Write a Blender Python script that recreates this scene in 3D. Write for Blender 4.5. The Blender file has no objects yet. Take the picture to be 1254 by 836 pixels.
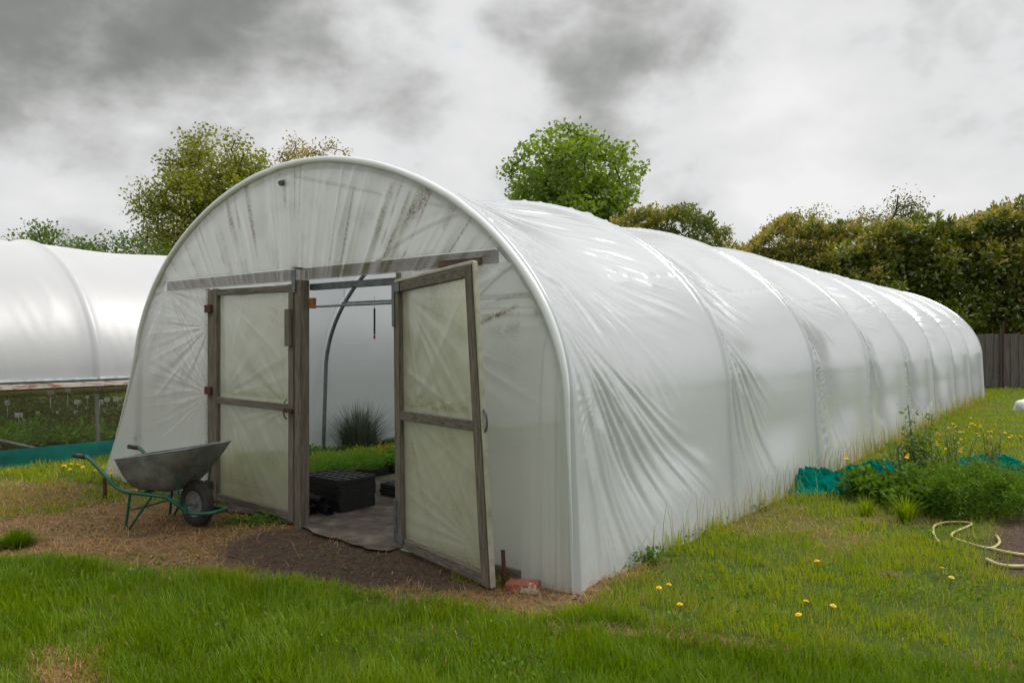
import bpy, math, random
import numpy as np
from mathutils import Vector, Matrix
random.seed(7)
RNG = np.random.default_rng(11)
R = math.radians
scene = bpy.context.scene
COL = scene.collection
FPX = 919.0; CX = 627.0; HY = 418.0; EYE = 1.6
ROTZ = -R(38.3)
Fv = np.array([math.cos(ROTZ), math.sin(ROTZ)]); Av = np.array([-math.sin(ROTZ), math.cos(ROTZ)])
P0 = np.array([-4.66, 8.8])

def G(px, py, h=0.0):
    """survey helper: ground point seen in that direction of the photograph"""
    d = FPX*(EYE-h)/(py-HY)
    return ((px-CX)/FPX*d, d)
def D(px, d): return (px-CX)/FPX*d
def W2L(x, y):
    rx, ry = x-P0[0], y-P0[1]
    return rx*Fv[0]+ry*Fv[1], rx*Av[0]+ry*Av[1]
def L2W(u, s):
    return P0[0]+Fv[0]*u+Av[0]*s, P0[1]+Fv[1]*u+Av[1]*s

# ------------------------------------------------------------------ noise
_T = np.random.default_rng(5).random((64, 256, 256)).astype(np.float32) if False else None
def _hash(ix, iy, seed):
    h = (ix.astype(np.int64)*374761393 + iy.astype(np.int64)*668265263 + seed*1442695041) & 0xffffffff
    h = ((h ^ (h >> 13))*1274126177) & 0xffffffff
    h = h ^ (h >> 16)
    return (h & 0xffff)/65535.0
def vn(x, y, seed=0):
    x = np.asarray(x, float); y = np.asarray(y, float)+0*x
    ix = np.floor(x); iy = np.floor(y); fx = x-ix; fy = y-iy
    fx = fx*fx*(3-2*fx); fy = fy*fy*(3-2*fy)
    a = _hash(ix, iy, seed); b = _hash(ix+1, iy, seed); c = _hash(ix, iy+1, seed); d = _hash(ix+1, iy+1, seed)
    return (a*(1-fx)+b*fx)*(1-fy)+(c*(1-fx)+d*fx)*fy
def fbm(x, y, seed=0, o=4):
    v = 0; a = .5; t = 0
    for k in range(o):
        v = v+a*vn(x*2**k, y*2**k, seed+k*17); t += a; a *= .5
    return v/t
def sst(a, b, x):
    t = np.clip((x-a)/(b-a), 0, 1); return t*t*(3-2*t)

# ------------------------------------------------------------------ mesh helpers
class MB:
    def __init__(s): s.v = []; s.f = []
    def box(s, c, d, m=None, taper=0):
        x, y, z = c; a, b, h = d[0]/2, d[1]/2, d[2]/2
        n = len(s.v); P = []
        for sx, sy, sz in ((-1,-1,-1),(1,-1,-1),(1,1,-1),(-1,1,-1),(-1,-1,1),(1,-1,1),(1,1,1),(-1,1,1)):
            k = 1-taper if sz > 0 else 1
            P.append(Vector((x+sx*a*k, y+sy*b*k, z+sz*h)))
        if m is not None: P = [m @ p for p in P]
        s.v += [tuple(p) for p in P]
        s.f += [tuple(n+i for i in q) for q in ((0,3,2,1),(4,5,6,7),(0,1,5,4),(1,2,6,5),(2,3,7,6),(3,0,4,7))]
        return s
    def hexa(s, P):
        n = len(s.v); s.v += [tuple(p) for p in P]
        s.f += [tuple(n+i for i in q) for q in ((0,3,2,1),(4,5,6,7),(0,1,5,4),(1,2,6,5),(2,3,7,6),(3,0,4,7))]
        return s
    def tube(s, pts, r, k=10, cap=True, closed=False):
        pts = [Vector(p) for p in pts]; N = len(pts)
        rs = r if isinstance(r, (list, tuple)) else [r]*N
        base = len(s.v); prev = None
        for i, p in enumerate(pts):
            if closed: t = pts[(i+1) % N]-pts[i-1]
            else: t = pts[min(i+1, N-1)]-pts[max(i-1, 0)]
            t = t.normalized() if t.length > 1e-9 else Vector((0,0,1))
            if prev is None:
                up = Vector((0,0,1)) if abs(t.z) < .9 else Vector((1,0,0))
                a = t.cross(up).normalized()
            else:
                a = (prev-t*prev.dot(t)).normalized()
            prev = a; b = t.cross(a)
            for j in range(k):
                w = 2*math.pi*j/k
                s.v.append(tuple(p+(a*math.cos(w)+b*math.sin(w))*rs[i]))
        M = N if closed else N-1
        for i in range(M):
            i2 = (i+1) % N
            for j in range(k):
                s.f.append((base+i*k+j, base+i*k+(j+1) % k, base+i2*k+(j+1) % k, base+i2*k+j))
        if cap and not closed:
            s.f.append(tuple(base+j for j in range(k))[::-1]); s.f.append(tuple(base+(N-1)*k+j for j in range(k)))
        return s
    def lathe(s, prof, k=24, m=None, closed=False):
        base = len(s.v); N = len(prof)
        for (r, z) in prof:
            for j in range(k):
                w = 2*math.pi*j/k; p = Vector((r*math.cos(w), r*math.sin(w), z))
                if m is not None: p = m @ p
                s.v.append(tuple(p))
        for i in range(N if closed else N-1):
            i2 = (i+1) % N
            for j in range(k):
                s.f.append((base+i*k+j, base+i*k+(j+1) % k, base+i2*k+(j+1) % k, base+i2*k+j))
        return s
    def build(s, name, mat, parent=None, smooth=False, bevel=0):
        me = bpy.data.meshes.new(name); me.from_pydata(s.v, [], s.f); me.update()
        o = bpy.data.objects.new(name, me); COL.objects.link(o); me.materials.append(mat)
        if parent is not None: o.parent = parent
        if smooth:
            me.polygons.foreach_set('use_smooth', [True]*len(me.polygons))
            me.set_sharp_from_angle(angle=R(40))
        if bevel:
            b = o.modifiers.new('bevel', 'BEVEL'); b.width = bevel; b.segments = 2; b.limit_method = 'ANGLE'
        return o
def npmesh(name, V, Fc, mat, parent=None, smooth=False, attrs=None):
    V = np.asarray(V, np.float32); Fc = np.asarray(Fc, np.int32)
    k = Fc.shape[1]; me = bpy.data.meshes.new(name)
    me.vertices.add(len(V)); me.vertices.foreach_set('co', V.ravel())
    me.loops.add(Fc.size); me.loops.foreach_set('vertex_index', Fc.ravel())
    me.polygons.add(len(Fc)); me.polygons.foreach_set('loop_start', np.arange(0, Fc.size, k, dtype=np.int32))
    if smooth: me.polygons.foreach_set('use_smooth', np.ones(len(Fc), bool))
    me.update(calc_edges=True)
    for n, a in (attrs or {}).items():
        at = me.attributes.new(n, 'FLOAT', 'POINT'); at.data.foreach_set('value', np.asarray(a, np.float32).ravel())
    me.materials.append(mat)
    o = bpy.data.objects.new(name, me); COL.objects.link(o)
    if parent is not None: o.parent = parent
    return o
def gridfaces(nr, nc, off=0):
    i = np.arange(nr-1)[:, None]*nc+np.arange(nc-1)[None, :]
    i = i.ravel()+off
    return np.stack([i, i+1, i+nc+1, i+nc], 1)
def tag(o, label=None, cat=None, group=None, kind=None):
    if label: o['label'] = label
    if cat: o['category'] = cat
    if group: o['group'] = group
    if kind: o['kind'] = kind
    return o
def thing(name, label, cat, loc=(0,0,0), rz=0, group=None):
    o = bpy.data.objects.new(name, None); COL.objects.link(o); o.empty_display_size = .1
    o.location = loc; o.rotation_euler = (0, 0, rz); return tag(o, label, cat, group)
def copy_tree(o, label=None, parent=None):
    c = o.copy(); COL.objects.link(c)
    if parent is not None: c.parent = parent
    if label: c['label'] = label
    for ch in list(o.children): copy_tree(ch, None, c)
    return c

# ------------------------------------------------------------------ materials
def newmat(name):
    m = bpy.data.materials.new(name); m.use_nodes = True; nt = m.node_tree; nt.nodes.clear()
    out = nt.nodes.new('ShaderNodeOutputMaterial'); return m, nt, out
def N(nt, t, **kw):
    n = nt.nodes.new(t)
    for k, v in kw.items():
        if k in n.inputs: n.inputs[k].default_value = v
        else: setattr(n, k, v)
    return n
def ramp(nt, stops, src=None, interp='LINEAR'):
    r = nt.nodes.new('ShaderNodeValToRGB'); r.color_ramp.interpolation = interp
    el = r.color_ramp.elements
    while len(el) < len(stops): el.new(.5)
    for e, (p, c) in zip(el, stops):
        e.position = p; e.color = (*c, 1) if len(c) == 3 else c
    if src is not None: nt.links.new(src, r.inputs[0])
    return r
def simple(name, stops, scale=8, rough=.6, metal=0, bump=.1, stretch=None, detail=6, spec=.4, bscale=None):
    m, nt, out = newmat(name); L = nt.links.new
    tc = N(nt, 'ShaderNodeTexCoord'); mp = N(nt, 'ShaderNodeMapping')
    if stretch: mp.inputs['Scale'].default_value = stretch
    L(tc.outputs['Object'], mp.inputs[0])
    no = N(nt, 'ShaderNodeTexNoise', Scale=scale, Detail=detail, Roughness=.65); L(mp.outputs[0], no.inputs['Vector'])
    rp = ramp(nt, stops, no.outputs[0])
    b = N(nt, 'ShaderNodeBsdfPrincipled', Roughness=rough, Metallic=metal); b.inputs['Specular IOR Level'].default_value = spec
    L(rp.outputs[0], b.inputs['Base Color'])
    no2 = N(nt, 'ShaderNodeTexNoise', Scale=bscale or scale*5, Detail=4); L(mp.outputs[0], no2.inputs['Vector'])
    bp = N(nt, 'ShaderNodeBump', Strength=bump, Distance=.01); L(no2.outputs[0], bp.inputs['Height']); L(bp.outputs[0], b.inputs['Normal'])
    L(b.outputs[0], out.inputs[0]); return m
def film(name, col, transp, rough=.2, dirt=None, transl=.5, var=.05, coat=1.0):
    m, nt, out = newmat(name); L = nt.links.new
    tc = N(nt, 'ShaderNodeTexCoord')
    no = N(nt, 'ShaderNodeTexNoise', Scale=1.3, Detail=5); L(tc.outputs['Object'], no.inputs['Vector'])
    base = ramp(nt, [(.3, tuple(c*(1-var) for c in col)), (.7, col)], no.outputs[0])
    colout = base.outputs[0]; dfac = None
    if dirt:
        at = N(nt, 'ShaderNodeAttribute', attribute_name='dirt')
        n2 = N(nt, 'ShaderNodeTexNoise', Scale=60, Detail=6, Roughness=.75); L(tc.outputs['Object'], n2.inputs['Vector'])
        r2 = ramp(nt, [(.42, (0,0,0)), (.62, (1,1,1))], n2.outputs[0])
        ma = N(nt, 'ShaderNodeMath', operation='MULTIPLY'); L(at.outputs['Fac'], ma.inputs[0])
        ad = N(nt, 'ShaderNodeMath', operation='ADD'); L(r2.outputs[0], ad.inputs[0]); ad.inputs[1].default_value = .35
        L(ad.outputs[0], ma.inputs[1]); ma.use_clamp = True
        mx = N(nt, 'ShaderNodeMix', data_type='RGBA'); L(ma.outputs[0], mx.inputs[0]); L(colout, mx.inputs[6]); mx.inputs[7].default_value = (*dirt, 1)
        colout = mx.outputs[2]; dfac = ma.outputs[0]
    di = N(nt, 'ShaderNodeBsdfDiffuse'); tr = N(nt, 'ShaderNodeBsdfTranslucent'); L(colout, di.inputs[0]); L(colout, tr.inputs[0])
    m1 = N(nt, 'ShaderNodeMixShader'); m1.inputs[0].default_value = transl; L(di.outputs[0], m1.inputs[1]); L(tr.outputs[0], m1.inputs[2])
    tp = N(nt, 'ShaderNodeBsdfTransparent'); tp.inputs[0].default_value = (.93, .97, .95, 1)
    m2 = N(nt, 'ShaderNodeMixShader'); L(m1.outputs[0], m2.inputs[1]); L(tp.outputs[0], m2.inputs[2])
    if dfac is not None:
        sb = N(nt, 'ShaderNodeMath', operation='MULTIPLY_ADD'); L(dfac, sb.inputs[0]); sb.inputs[1].default_value = -transp; sb.inputs[2].default_value = transp
        ac = N(nt, 'ShaderNodeAttribute', attribute_name='clear'); a2_ = N(nt, 'ShaderNodeMath', operation='ADD'); L(ac.outputs['Fac'], a2_.inputs[0]); L(sb.outputs[0], a2_.inputs[1])
        L(a2_.outputs[0], m2.inputs[0])
    else: m2.inputs[0].default_value = transp
    gl = N(nt, 'ShaderNodeBsdfGlossy', Roughness=rough); gl.inputs[0].default_value = (coat, coat, coat, 1)
    fr = N(nt, 'ShaderNodeLayerWeight'); pw = N(nt, 'ShaderNodeMath', operation='POWER'); L(fr.outputs['Facing'], pw.inputs[0]); pw.inputs[1].default_value = 4
    fm = N(nt, 'ShaderNodeMath', operation='MULTIPLY_ADD'); L(pw.outputs[0], fm.inputs[0]); fm.inputs[1].default_value = .8; fm.inputs[2].default_value = .085
    m3 = N(nt, 'ShaderNodeMixShader'); L(fm.outputs[0], m3.inputs[0]); L(m2.outputs[0], m3.inputs[1]); L(gl.outputs[0], m3.inputs[2])
    n3 = N(nt, 'ShaderNodeTexNoise', Scale=14, Detail=4); L(tc.outputs['Object'], n3.inputs['Vector'])
    bp = N(nt, 'ShaderNodeBump', Strength=.06, Distance=.02); L(n3.outputs[0], bp.inputs['Height'])
    for n in (di, tr, gl, fr): L(bp.outputs[0], n.inputs['Normal'])
    L(m3.outputs[0], out.inputs[0]); return m
def leafmat(name, stops, transl=.35, rough=.5, gloss=.06, attr='var'):
    m, nt, out = newmat(name); L = nt.links.new
    at = N(nt, 'ShaderNodeAttribute', attribute_name=attr)
    rp = ramp(nt, stops, at.outputs['Fac'])
    di = N(nt, 'ShaderNodeBsdfDiffuse'); tr = N(nt, 'ShaderNodeBsdfTranslucent'); L(rp.outputs[0], di.inputs[0])
    hs = N(nt, 'ShaderNodeHueSaturation', Saturation=1.1, Value=1.25); hs.inputs['Hue'].default_value = .49; L(rp.outputs[0], hs.inputs['Color']); L(hs.outputs[0], tr.inputs[0])
    m1 = N(nt, 'ShaderNodeMixShader'); m1.inputs[0].default_value = transl; L(di.outputs[0], m1.inputs[1]); L(tr.outputs[0], m1.inputs[2])
    gl = N(nt, 'ShaderNodeBsdfGlossy', Roughness=rough); m2 = N(nt, 'ShaderNodeMixShader'); m2.inputs[0].default_value = gloss
    L(m1.outputs[0], m2.inputs[1]); L(gl.outputs[0], m2.inputs[2]); L(m2.outputs[0], out.inputs[0]); return m

M = {}
M['film'] = film('polythene_film', (.68, .705, .735), .06, .17, transl=.38)
M['film_end'] = film('end_polythene', (.75, .75, .715), .20, .22, dirt=(.19, .135, .075), transl=.4)
M['film_roll'] = film('rolled_polythene', (.78, .80, .80), .0, .2, transl=.2, dirt=(.3,.3,.28))
M['film_old'] = film('aged_polythene', (.62, .62, .64), .02, .42, transl=.45)
M['film_door'] = film('stained_door_film', (.62, .62, .47), .34, .25, dirt=(.24, .22, .09), transl=.45)
M['edge'] = simple('stained_film_edge', [(.3, (.26,.25,.18)), (.7, (.45,.44,.36))], 9, .4)
M['wood'] = simple('weathered_timber', [(.25, (.045,.036,.028)), (.5, (.13,.108,.082)), (.75, (.22,.19,.15))], 6, .85, bump=.5, stretch=(9,9,.8), bscale=20)
M['woodh'] = simple('weathered_timber_rail', [(.25, (.04,.034,.028)), (.5, (.12,.102,.08)), (.75, (.20,.175,.14))], 6, .85, bump=.5, stretch=(.8,9,9), bscale=20)
M['beam'] = simple('brown_lintel_timber', [(.3, (.05,.028,.02)), (.7, (.13,.08,.058))], 6, .85, bump=.4, stretch=(.8,9,9))
M['fencewood'] = simple('grey_fence_boards', [(.25, (.035,.03,.027)), (.5, (.115,.10,.09)), (.78, (.21,.185,.165))], 5, .9, bump=.5, stretch=(8,8,.5))
M['galv'] = simple('galvanised_steel', [(.3, (.17,.19,.2)), (.7, (.32,.35,.36))], 12, .42, .6, bump=.05)
M['steel'] = simple('dull_steel', [(.3, (.07,.08,.085)), (.7, (.17,.19,.2))], 12, .5, .5, bump=.05)
M['tray'] = simple('zinc_tray', [(.3, (.13,.09,.06)), (.4, (.14,.15,.145)), (.58, (.23,.245,.235)), (.75, (.30,.31,.29))], 5, .5, .35, bump=.06)
M['green'] = simple('green_tube_paint', [(.3, (.004,.06,.035)), (.75, (.008,.105,.06))], 14, .35, bump=.05, spec=.5)
M['rubber'] = simple('tyre_rubber', [(.3, (.014,.014,.014)), (.7, (.045,.042,.038))], 14, .8, bump=.3)
M['rim'] = simple('grey_wheel_rim', [(.3, (.14,.15,.155)), (.72, (.26,.27,.28)), (.8, (.2,.12,.08))], 8, .5, .2)
M['black'] = simple('black_plastic', [(.3, (.008,.008,.009)), (.75, (.028,.028,.027))], 20, .38, bump=.1)
M['rust'] = simple('rusty_iron', [(.3, (.035,.013,.009)), (.7, (.11,.042,.025))], 25, .9, bump=.5)
M['brick'] = simple('weathered_brick', [(.35, (.22,.06,.035)), (.53, (.30,.10,.06)), (.58, (.5,.44,.36))], 7, .9, bump=.6)
M['peel'] = simple('peeling_painted_timber', [(.33, (.20,.065,.045)), (.42, (.36,.2,.16)), (.5, (.55,.50,.47))], 6, .85, bump=.5, stretch=(2,1,5))
M['teal'] = simple('teal_groundsheet', [(.3, (.0,.075,.065)), (.7, (.0,.13,.11))], 4, .55, bump=.1)
M['white'] = simple('white_plastic_label', [(.3, (.6,.6,.56)), (.7, (.78,.78,.74))], 4, .5)
M['bag'] = simple('white_sack', [(.3, (.5,.5,.5)), (.7, (.72,.72,.72))], 6, .5, bump=.3)
M['hose'] = simple('yellow_hose', [(.3, (.32,.27,.10)), (.7, (.5,.44,.2))], 10, .5)
M['fabric'] = simple('woven_ground_fabric', [(.33, (.035,.028,.022)), (.5, (.085,.066,.05)), (.66, (.17,.13,.10))], 4, .8, bump=.3, bscale=90)
M['orange'] = simple('new_wood_block', [(.3, (.20,.07,.02)), (.7, (.33,.13,.04))], 12, .7)
M['stone'] = simple('pale_stone', [(.3, (.25,.22,.18)), (.7, (.45,.42,.36))], 10, .85, bump=.4)
M['clod'] = simple('earth_clod', [(.3, (.05,.032,.02)), (.7, (.15,.10,.065))], 20, .95, bump=.8)
M['bark'] = simple('bark', [(.3, (.035,.03,.024)), (.7, (.10,.085,.065))], 10, .9, bump=.6, stretch=(3,3,.7))
M['yellow'] = simple('dandelion_yellow', [(.3, (.75,.45,.01)), (.7, (.9,.62,.02))], 40, .7)
M['stemg'] = simple('green_stem', [(.3, (.06,.10,.02)), (.7, (.12,.17,.05))], 20, .6)
M['soil'] = simple('pot_compost', [(.3, (.015,.011,.008)), (.7, (.05,.035,.025))], 20, .95, bump=.6)

def netmat(name, col, transp):
    m, nt, out = newmat(name); L = nt.links.new
    tc = N(nt, 'ShaderNodeTexCoord'); no = N(nt, 'ShaderNodeTexNoise', Scale=2.5, Detail=4); L(tc.outputs['Object'], no.inputs['Vector'])
    rp = ramp(nt, [(.3, tuple(c*.7 for c in col)), (.7, tuple(c*1.2 for c in col))], no.outputs[0])
    di = N(nt, 'ShaderNodeBsdfDiffuse'); L(rp.outputs[0], di.inputs[0]); tp = N(nt, 'ShaderNodeBsdfTransparent')
    mx = N(nt, 'ShaderNodeMixShader'); mx.inputs[0].default_value = transp; L(di.outputs[0], mx.inputs[1]); L(tp.outputs[0], mx.inputs[2]); L(mx.outputs[0], out.inputs[0]); return m
M['net'] = netmat('olive_side_netting', (.10, .09, .05), .64)
M['tealnet'] = netmat('teal_shade_netting', (.0, .125, .09), .12)

M['grass'] = leafmat('grass_blades', [(0, (.055,.125,.003)), (.35, (.135,.235,.005)), (.62, (.26,.33,.012)), (.74, (.26,.28,.035)), (.8, (.30,.175,.06)), (1, (.56,.36,.16))], .42, .45, .015)
M['leaf_maple'] = leafmat('maple_leaves', [(0, (.11,.13,.008)), (.5, (.20,.23,.016)), (1, (.31,.31,.03))], .45)
M['leaf_pale'] = leafmat('pale_spring_leaves', [(0, (.20,.17,.04)), (.5, (.32,.27,.08)), (1, (.42,.33,.13))], .45)
M['leaf_bright'] = leafmat('bright_green_leaves', [(0, (.08,.15,.008)), (.5, (.16,.26,.014)), (1, (.27,.36,.03))], .45)
M['leaf_dark'] = leafmat('dark_green_leaves', [(0, (.05,.10,.012)), (.5, (.09,.16,.02)), (1, (.15,.22,.03))], .4)
M['leaf_laurel'] = leafmat('laurel_leaves', [(0, (.075,.11,.008)), (.45, (.17,.22,.014)), (.7, (.31,.30,.03)), (1, (.46,.31,.09))], .35, .35, .09)
M['leaf_olive'] = leafmat('olive_shrub_leaves', [(0, (.04,.07,.006)), (.5, (.10,.115,.012)), (1, (.24,.18,.03))], .35)
M['leaf_weed'] = leafmat('weed_leaves', [(0, (.04,.09,.012)), (.5, (.08,.16,.016)), (1, (.15,.25,.03))], .4, .5, .01)
M['leaf_lush'] = leafmat('lush_bedding_leaves', [(0, (.07,.22,.01)), (.5, (.15,.38,.02)), (1, (.26,.5,.05))], .4)
M['leaf_feather'] = leafmat('feathery_leaves', [(0, (.12,.28,.02)), (.5, (.2,.4,.03)), (1, (.3,.5,.07))], .45)
M['leaf_yellow'] = leafmat('yellow_leaves', [(0, (.3,.32,.02)), (.5, (.5,.45,.03)), (1, (.65,.55,.08))], .4)
M['leaf_grey'] = leafmat('grey_green_blades', [(0, (.08,.10,.07)), (.5, (.13,.16,.11)), (1, (.22,.25,.17))], .4)

# ------------------------------------------------------------------ ground
def poly_sd(x, y, px):
    """signed distance (positive inside) to a ground polygon"""
    P = [G(*p) for p in px]; n = len(P)
    dmin = np.full(x.shape, 1e9); ins = np.zeros(x.shape, bool)
    for i in range(n):
        ax, ay = P[i]; bx, by = P[(i+1) % n]
        ex, ey = bx-ax, by-ay; wx, wy = x-ax, y-ay
        t = np.clip((wx*ex+wy*ey)/(ex*ex+ey*ey), 0, 1)
        d = np.hypot(wx-ex*t, wy-ey*t); dmin = np.minimum(dmin, d)
        with np.errstate(divide='ignore', invalid='ignore'):
            c = ((ay > y) != (by > y)) & (x < (bx-ax)*(y-ay)/(by-ay+1e-12)+ax)
        ins ^= c
    return np.where(ins, dmin, -dmin)
DEAD = [(-260,660),(-60,655),(60,628),(140,606),(250,618),(380,640),(490,672),(600,716),(690,716),(745,694),(800,690),(775,712),(720,742),(640,752),(560,742),(450,726),(360,714),(260,704),(150,690),(60,684),(-60,688),(-260,700)]
DIRT = [(318,652),(380,644),(484,668),(560,700),(590,722),(540,728),(480,716),(420,722),(350,716),(275,694),(265,672)]
DPATCH = [(20,836),(60,810),(110,808),(130,836),(110,870),(40,870)]
SOILR = [(1195,668),(1222,640),(1300,600),(1500,600),(1500,720),(1300,715),(1215,705)]
RUT = [(640,770),(760,768),(900,784),(1060,800),(1300,815),(1300,826),(1050,815),(880,796),(740,780),(640,780)]
LAWN_FRONT = [(-400,706),(60,690),(200,704),(330,716),(450,730),(560,746),(640,756),(720,748),(800,766),(900,784),(1060,802),(1400,822),(2000,1400),(-1400,1400)]
BANK2 = [(-300,585),(60,596),(130,598),(150,612),(60,640),(-60,650),(-300,660)]
BANK = [(-300,590),(-60,566),(150,548),(175,575),(110,600),(60,625),(-60,650),(-300,660)]
def masks(x, y):
    n = fbm(x*2.3, y*2.3, 3, 4)-.5; n2 = fbm(x*6, y*6, 31, 3)-.5
    dead = sst(-.18, .22, poly_sd(x, y, DEAD)+n*.75+n2*.3)
    dead = np.maximum(dead, .9*sst(-.08, .08, poly_sd(x, y, DPATCH)+n*.35))
    dead = np.maximum(dead, .85*sst(-.03, .03, poly_sd(x, y, RUT)+n*.12))
    dead = np.maximum(dead, .7*sst(-.1, .3, poly_sd(x, y, BANK2)+n*1.1))
    extra = sst(.64, .74, fbm(x*.9+7, y*.9, 55, 4))
    u, s = W2L(x, y)
    dead = np.maximum(dead, extra*.4*sst(-.3, .2, -poly_sd(x, y, LAWN_FRONT))*(u > 6))
    dirt = sst(-.08, .12, poly_sd(x, y, DIRT)+n*.35+n2*.12)
    dirt = np.maximum(dirt, sst(-.1, .15, poly_sd(x, y, SOILR)+n*.4))
    return dead, dirt
def gh(x, y):
    x = np.asarray(x, float); y = np.asarray(y, float)
    z = (fbm(x*.9, y*.9, 8, 3)-.5)*.05+(fbm(x*4, y*4, 9, 3)-.5)*.022
    z = z+.035*sst(-.15, .25, poly_sd(x, y, LAWN_FRONT))
    z = z-.05*sst(-.05, .08, poly_sd(x, y, RUT))
    z = z-.02*sst(0, .3, poly_sd(x, y, DIRT))
    z = z+.05*sst(-.3, .8, poly_sd(x, y, BANK))
    u, s = W2L(x, y)
    inside = sst(-.1, .15, s)*sst(.3, .8, u)*sst(-6.6, -6.2, -u)
    z = z*(1-inside)+inside*(-.005)
    return z*np.clip((40-y)/15, 0, 1)
def axis(a0, a1, step, far, g=1.25):
    c = list(np.arange(a0, a1, step)); d = step; q = c[-1]
    while q < far: d *= g; q += d; c.append(q)
    d = step; q = c[0]; pre = []
    while q > -far: d *= g; q -= d; pre.append(q)
    return np.array(pre[::-1]+c)
xs = axis(-8, 9, .045, 900); ys = axis(2.0, 14, .045, 900)
X, Y = np.meshgrid(xs, ys)
dead, dirt = masks(X, Y); Z = gh(X, Y)
Z += dirt*(fbm(X*14, Y*14, 77, 3)-.5)*.02*(Y < 30)

m, nt, out = newmat('meadow_ground'); L = nt.links.new
tc = N(nt, 'ShaderNodeTexCoord')
def noise(sc, det=6, ro=.65):
    n = N(nt, 'ShaderNodeTexNoise', Scale=sc, Detail=det, Roughness=ro); L(tc.outputs['Object'], n.inputs['Vector']); return n.outputs[0]
gr = ramp(nt, [(.3, (.035,.06,.008)), (.5, (.07,.11,.012)), (.65, (.10,.115,.02)), (.8, (.15,.12,.05))], noise(2.2, 9, .75))
de = ramp(nt, [(.3, (.07,.045,.025)), (.48, (.17,.11,.06)), (.62, (.33,.20,.10)), (.78, (.12,.12,.03))], noise(13, 9, .75))
so = ramp(nt, [(.3, (.04,.027,.018)), (.5, (.085,.058,.04)), (.66, (.14,.10,.07)), (.8, (.28,.22,.16))], noise(24, 9, .75))
a1 = N(nt, 'ShaderNodeAttribute', attribute_name='dead'); a2 = N(nt, 'ShaderNodeAttribute', attribute_name='dirt')
m1 = N(nt, 'ShaderNodeMix', data_type='RGBA'); L(a1.outputs['Fac'], m1.inputs[0]); L(gr.outputs[0], m1.inputs[6]); L(de.outputs[0], m1.inputs[7])
m2 = N(nt, 'ShaderNodeMix', data_type='RGBA'); L(a2.outputs['Fac'], m2.inputs[0]); L(m1.outputs[2], m2.inputs[6]); L(so.outputs[0], m2.inputs[7])
b = N(nt, 'ShaderNodeBsdfPrincipled', Roughness=.95); b.inputs['Specular IOR Level'].default_value = .15
L(m2.outputs[2], b.inputs['Base Color'])
bp = N(nt, 'ShaderNodeBump', Strength=.9, Distance=.03); L(noise(40, 8, .8), bp.inputs['Height']); L(bp.outputs[0], b.inputs['Normal'])
L(b.outputs[0], out.inputs[0]); M['ground'] = m
g = npmesh('ground', np.stack([X, Y, Z], -1).reshape(-1, 3), gridfaces(len(ys), len(xs)), M['ground'], None, True, {'dead': dead, 'dirt': dirt})
tag(g, kind='structure')
def gz(x, y): return float(gh(np.array([x]), np.array([y]))[0])

# ------------------------------------------------------------------ grass blades
def blades(name, x, y, h, w, lean, var, mat, label, cat, kind='stuff', zb=None, heading=None, parent=None):
    n = len(x); z = gh(x, y)-.004 if zb is None else zb
    a = RNG.random(n)*2*np.pi if heading is None else heading
    ca, sa = np.cos(a), np.sin(a)
    bend = lean*h
    wx, wy = -sa*w/2, ca*w/2
    hz = h*np.sqrt(np.clip(1-(lean*.8)**2, .12, 1))
    V = np.zeros((n, 5, 3))
    V[:, 0] = np.stack([x-wx, y-wy, z], 1); V[:, 1] = np.stack([x+wx, y+wy, z], 1)
    mx, my = x+ca*bend*.3, y+sa*bend*.3
    V[:, 2] = np.stack([mx-wx*.8, my-wy*.8, z+hz*.6], 1); V[:, 3] = np.stack([mx+wx*.8, my+wy*.8, z+hz*.6], 1)
    V[:, 4] = np.stack([x+ca*bend, y+sa*bend, z+hz], 1)
    b = np.arange(n)[:, None]*5
    F3 = np.concatenate([b+np.array([[0,1,3]]), b+np.array([[0,3,2]]), b+np.array([[2,3,4]])])
    o = npmesh(name, V.reshape(-1, 3), F3, mat, parent, False, {'var': np.repeat(var, 5)})
    if label: tag(o, label, cat, kind=kind)
    return o
def sample(n, d0, d1, k=.9):
    d = d0*np.exp(RNG.random(n)*math.log(d1/d0)); x = (RNG.random(n)*2-1)*k*d
    return x, d
n = 620000
x, y = sample(n, 2.5, 27)
u, s = W2L(x, y)
dead, dirt = masks(x, y)
front = sst(-.1, .12, poly_sd(x, y, LAWN_FRONT)+(fbm(x*3, y*3, 91, 3)-.5)*.3)
bank = sst(-.2, .2, poly_sd(x, y, BANK))
infield = ((u > .1) & (u < 6.42) & (s > -.03) & (s < 20.6))
infield |= (u < -1.45) & (u > -7.6)
clump = fbm(x*3.5, y*3.5, 41, 3)
dens = (.35+.65*front+.35*bank)*(.35+1.3*sst(.3, .62, clump))
dens = dens*(1-.62*dead)*(1-.985*dirt)
dens = dens*(1-.9*sst(-.04, .05, poly_sd(x, y, RUT)+(fbm(x*5, y*5, 93, 3)-.5)*.25))
dens = np.where(infield, 0, dens)
keep = RNG.random(n) < np.clip(dens, 0, 1)
x, y, u, s, dead, dirt, front, bank, clump = [q[keep] for q in (x, y, u, s, dead, dirt, front, bank, clump)]
n = len(x); r = RNG.random(n)
dry = (RNG.random(n) < np.clip(.05+.88*dead+.12*(1-front)*sst(.45,.6,fbm(x*1.2, y*1.2, 66, 3)), 0, 1))
h = (.035+.045*r)*(1-front)+(.045+.075*r**1.6)*front
h = h+bank*.015*r
edge = np.exp(-np.clip(np.abs(u-6.5), 0, 9)/.15)*(s > .1); h = h+edge*r*.14
h = h*(.75+.6*clump)*np.where(dry, .6, 1)*(1-.35*dead)
w = (.0028+.0045*RNG.random(n)**2)*np.clip(y/4.2, 1, 4.5)
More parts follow.
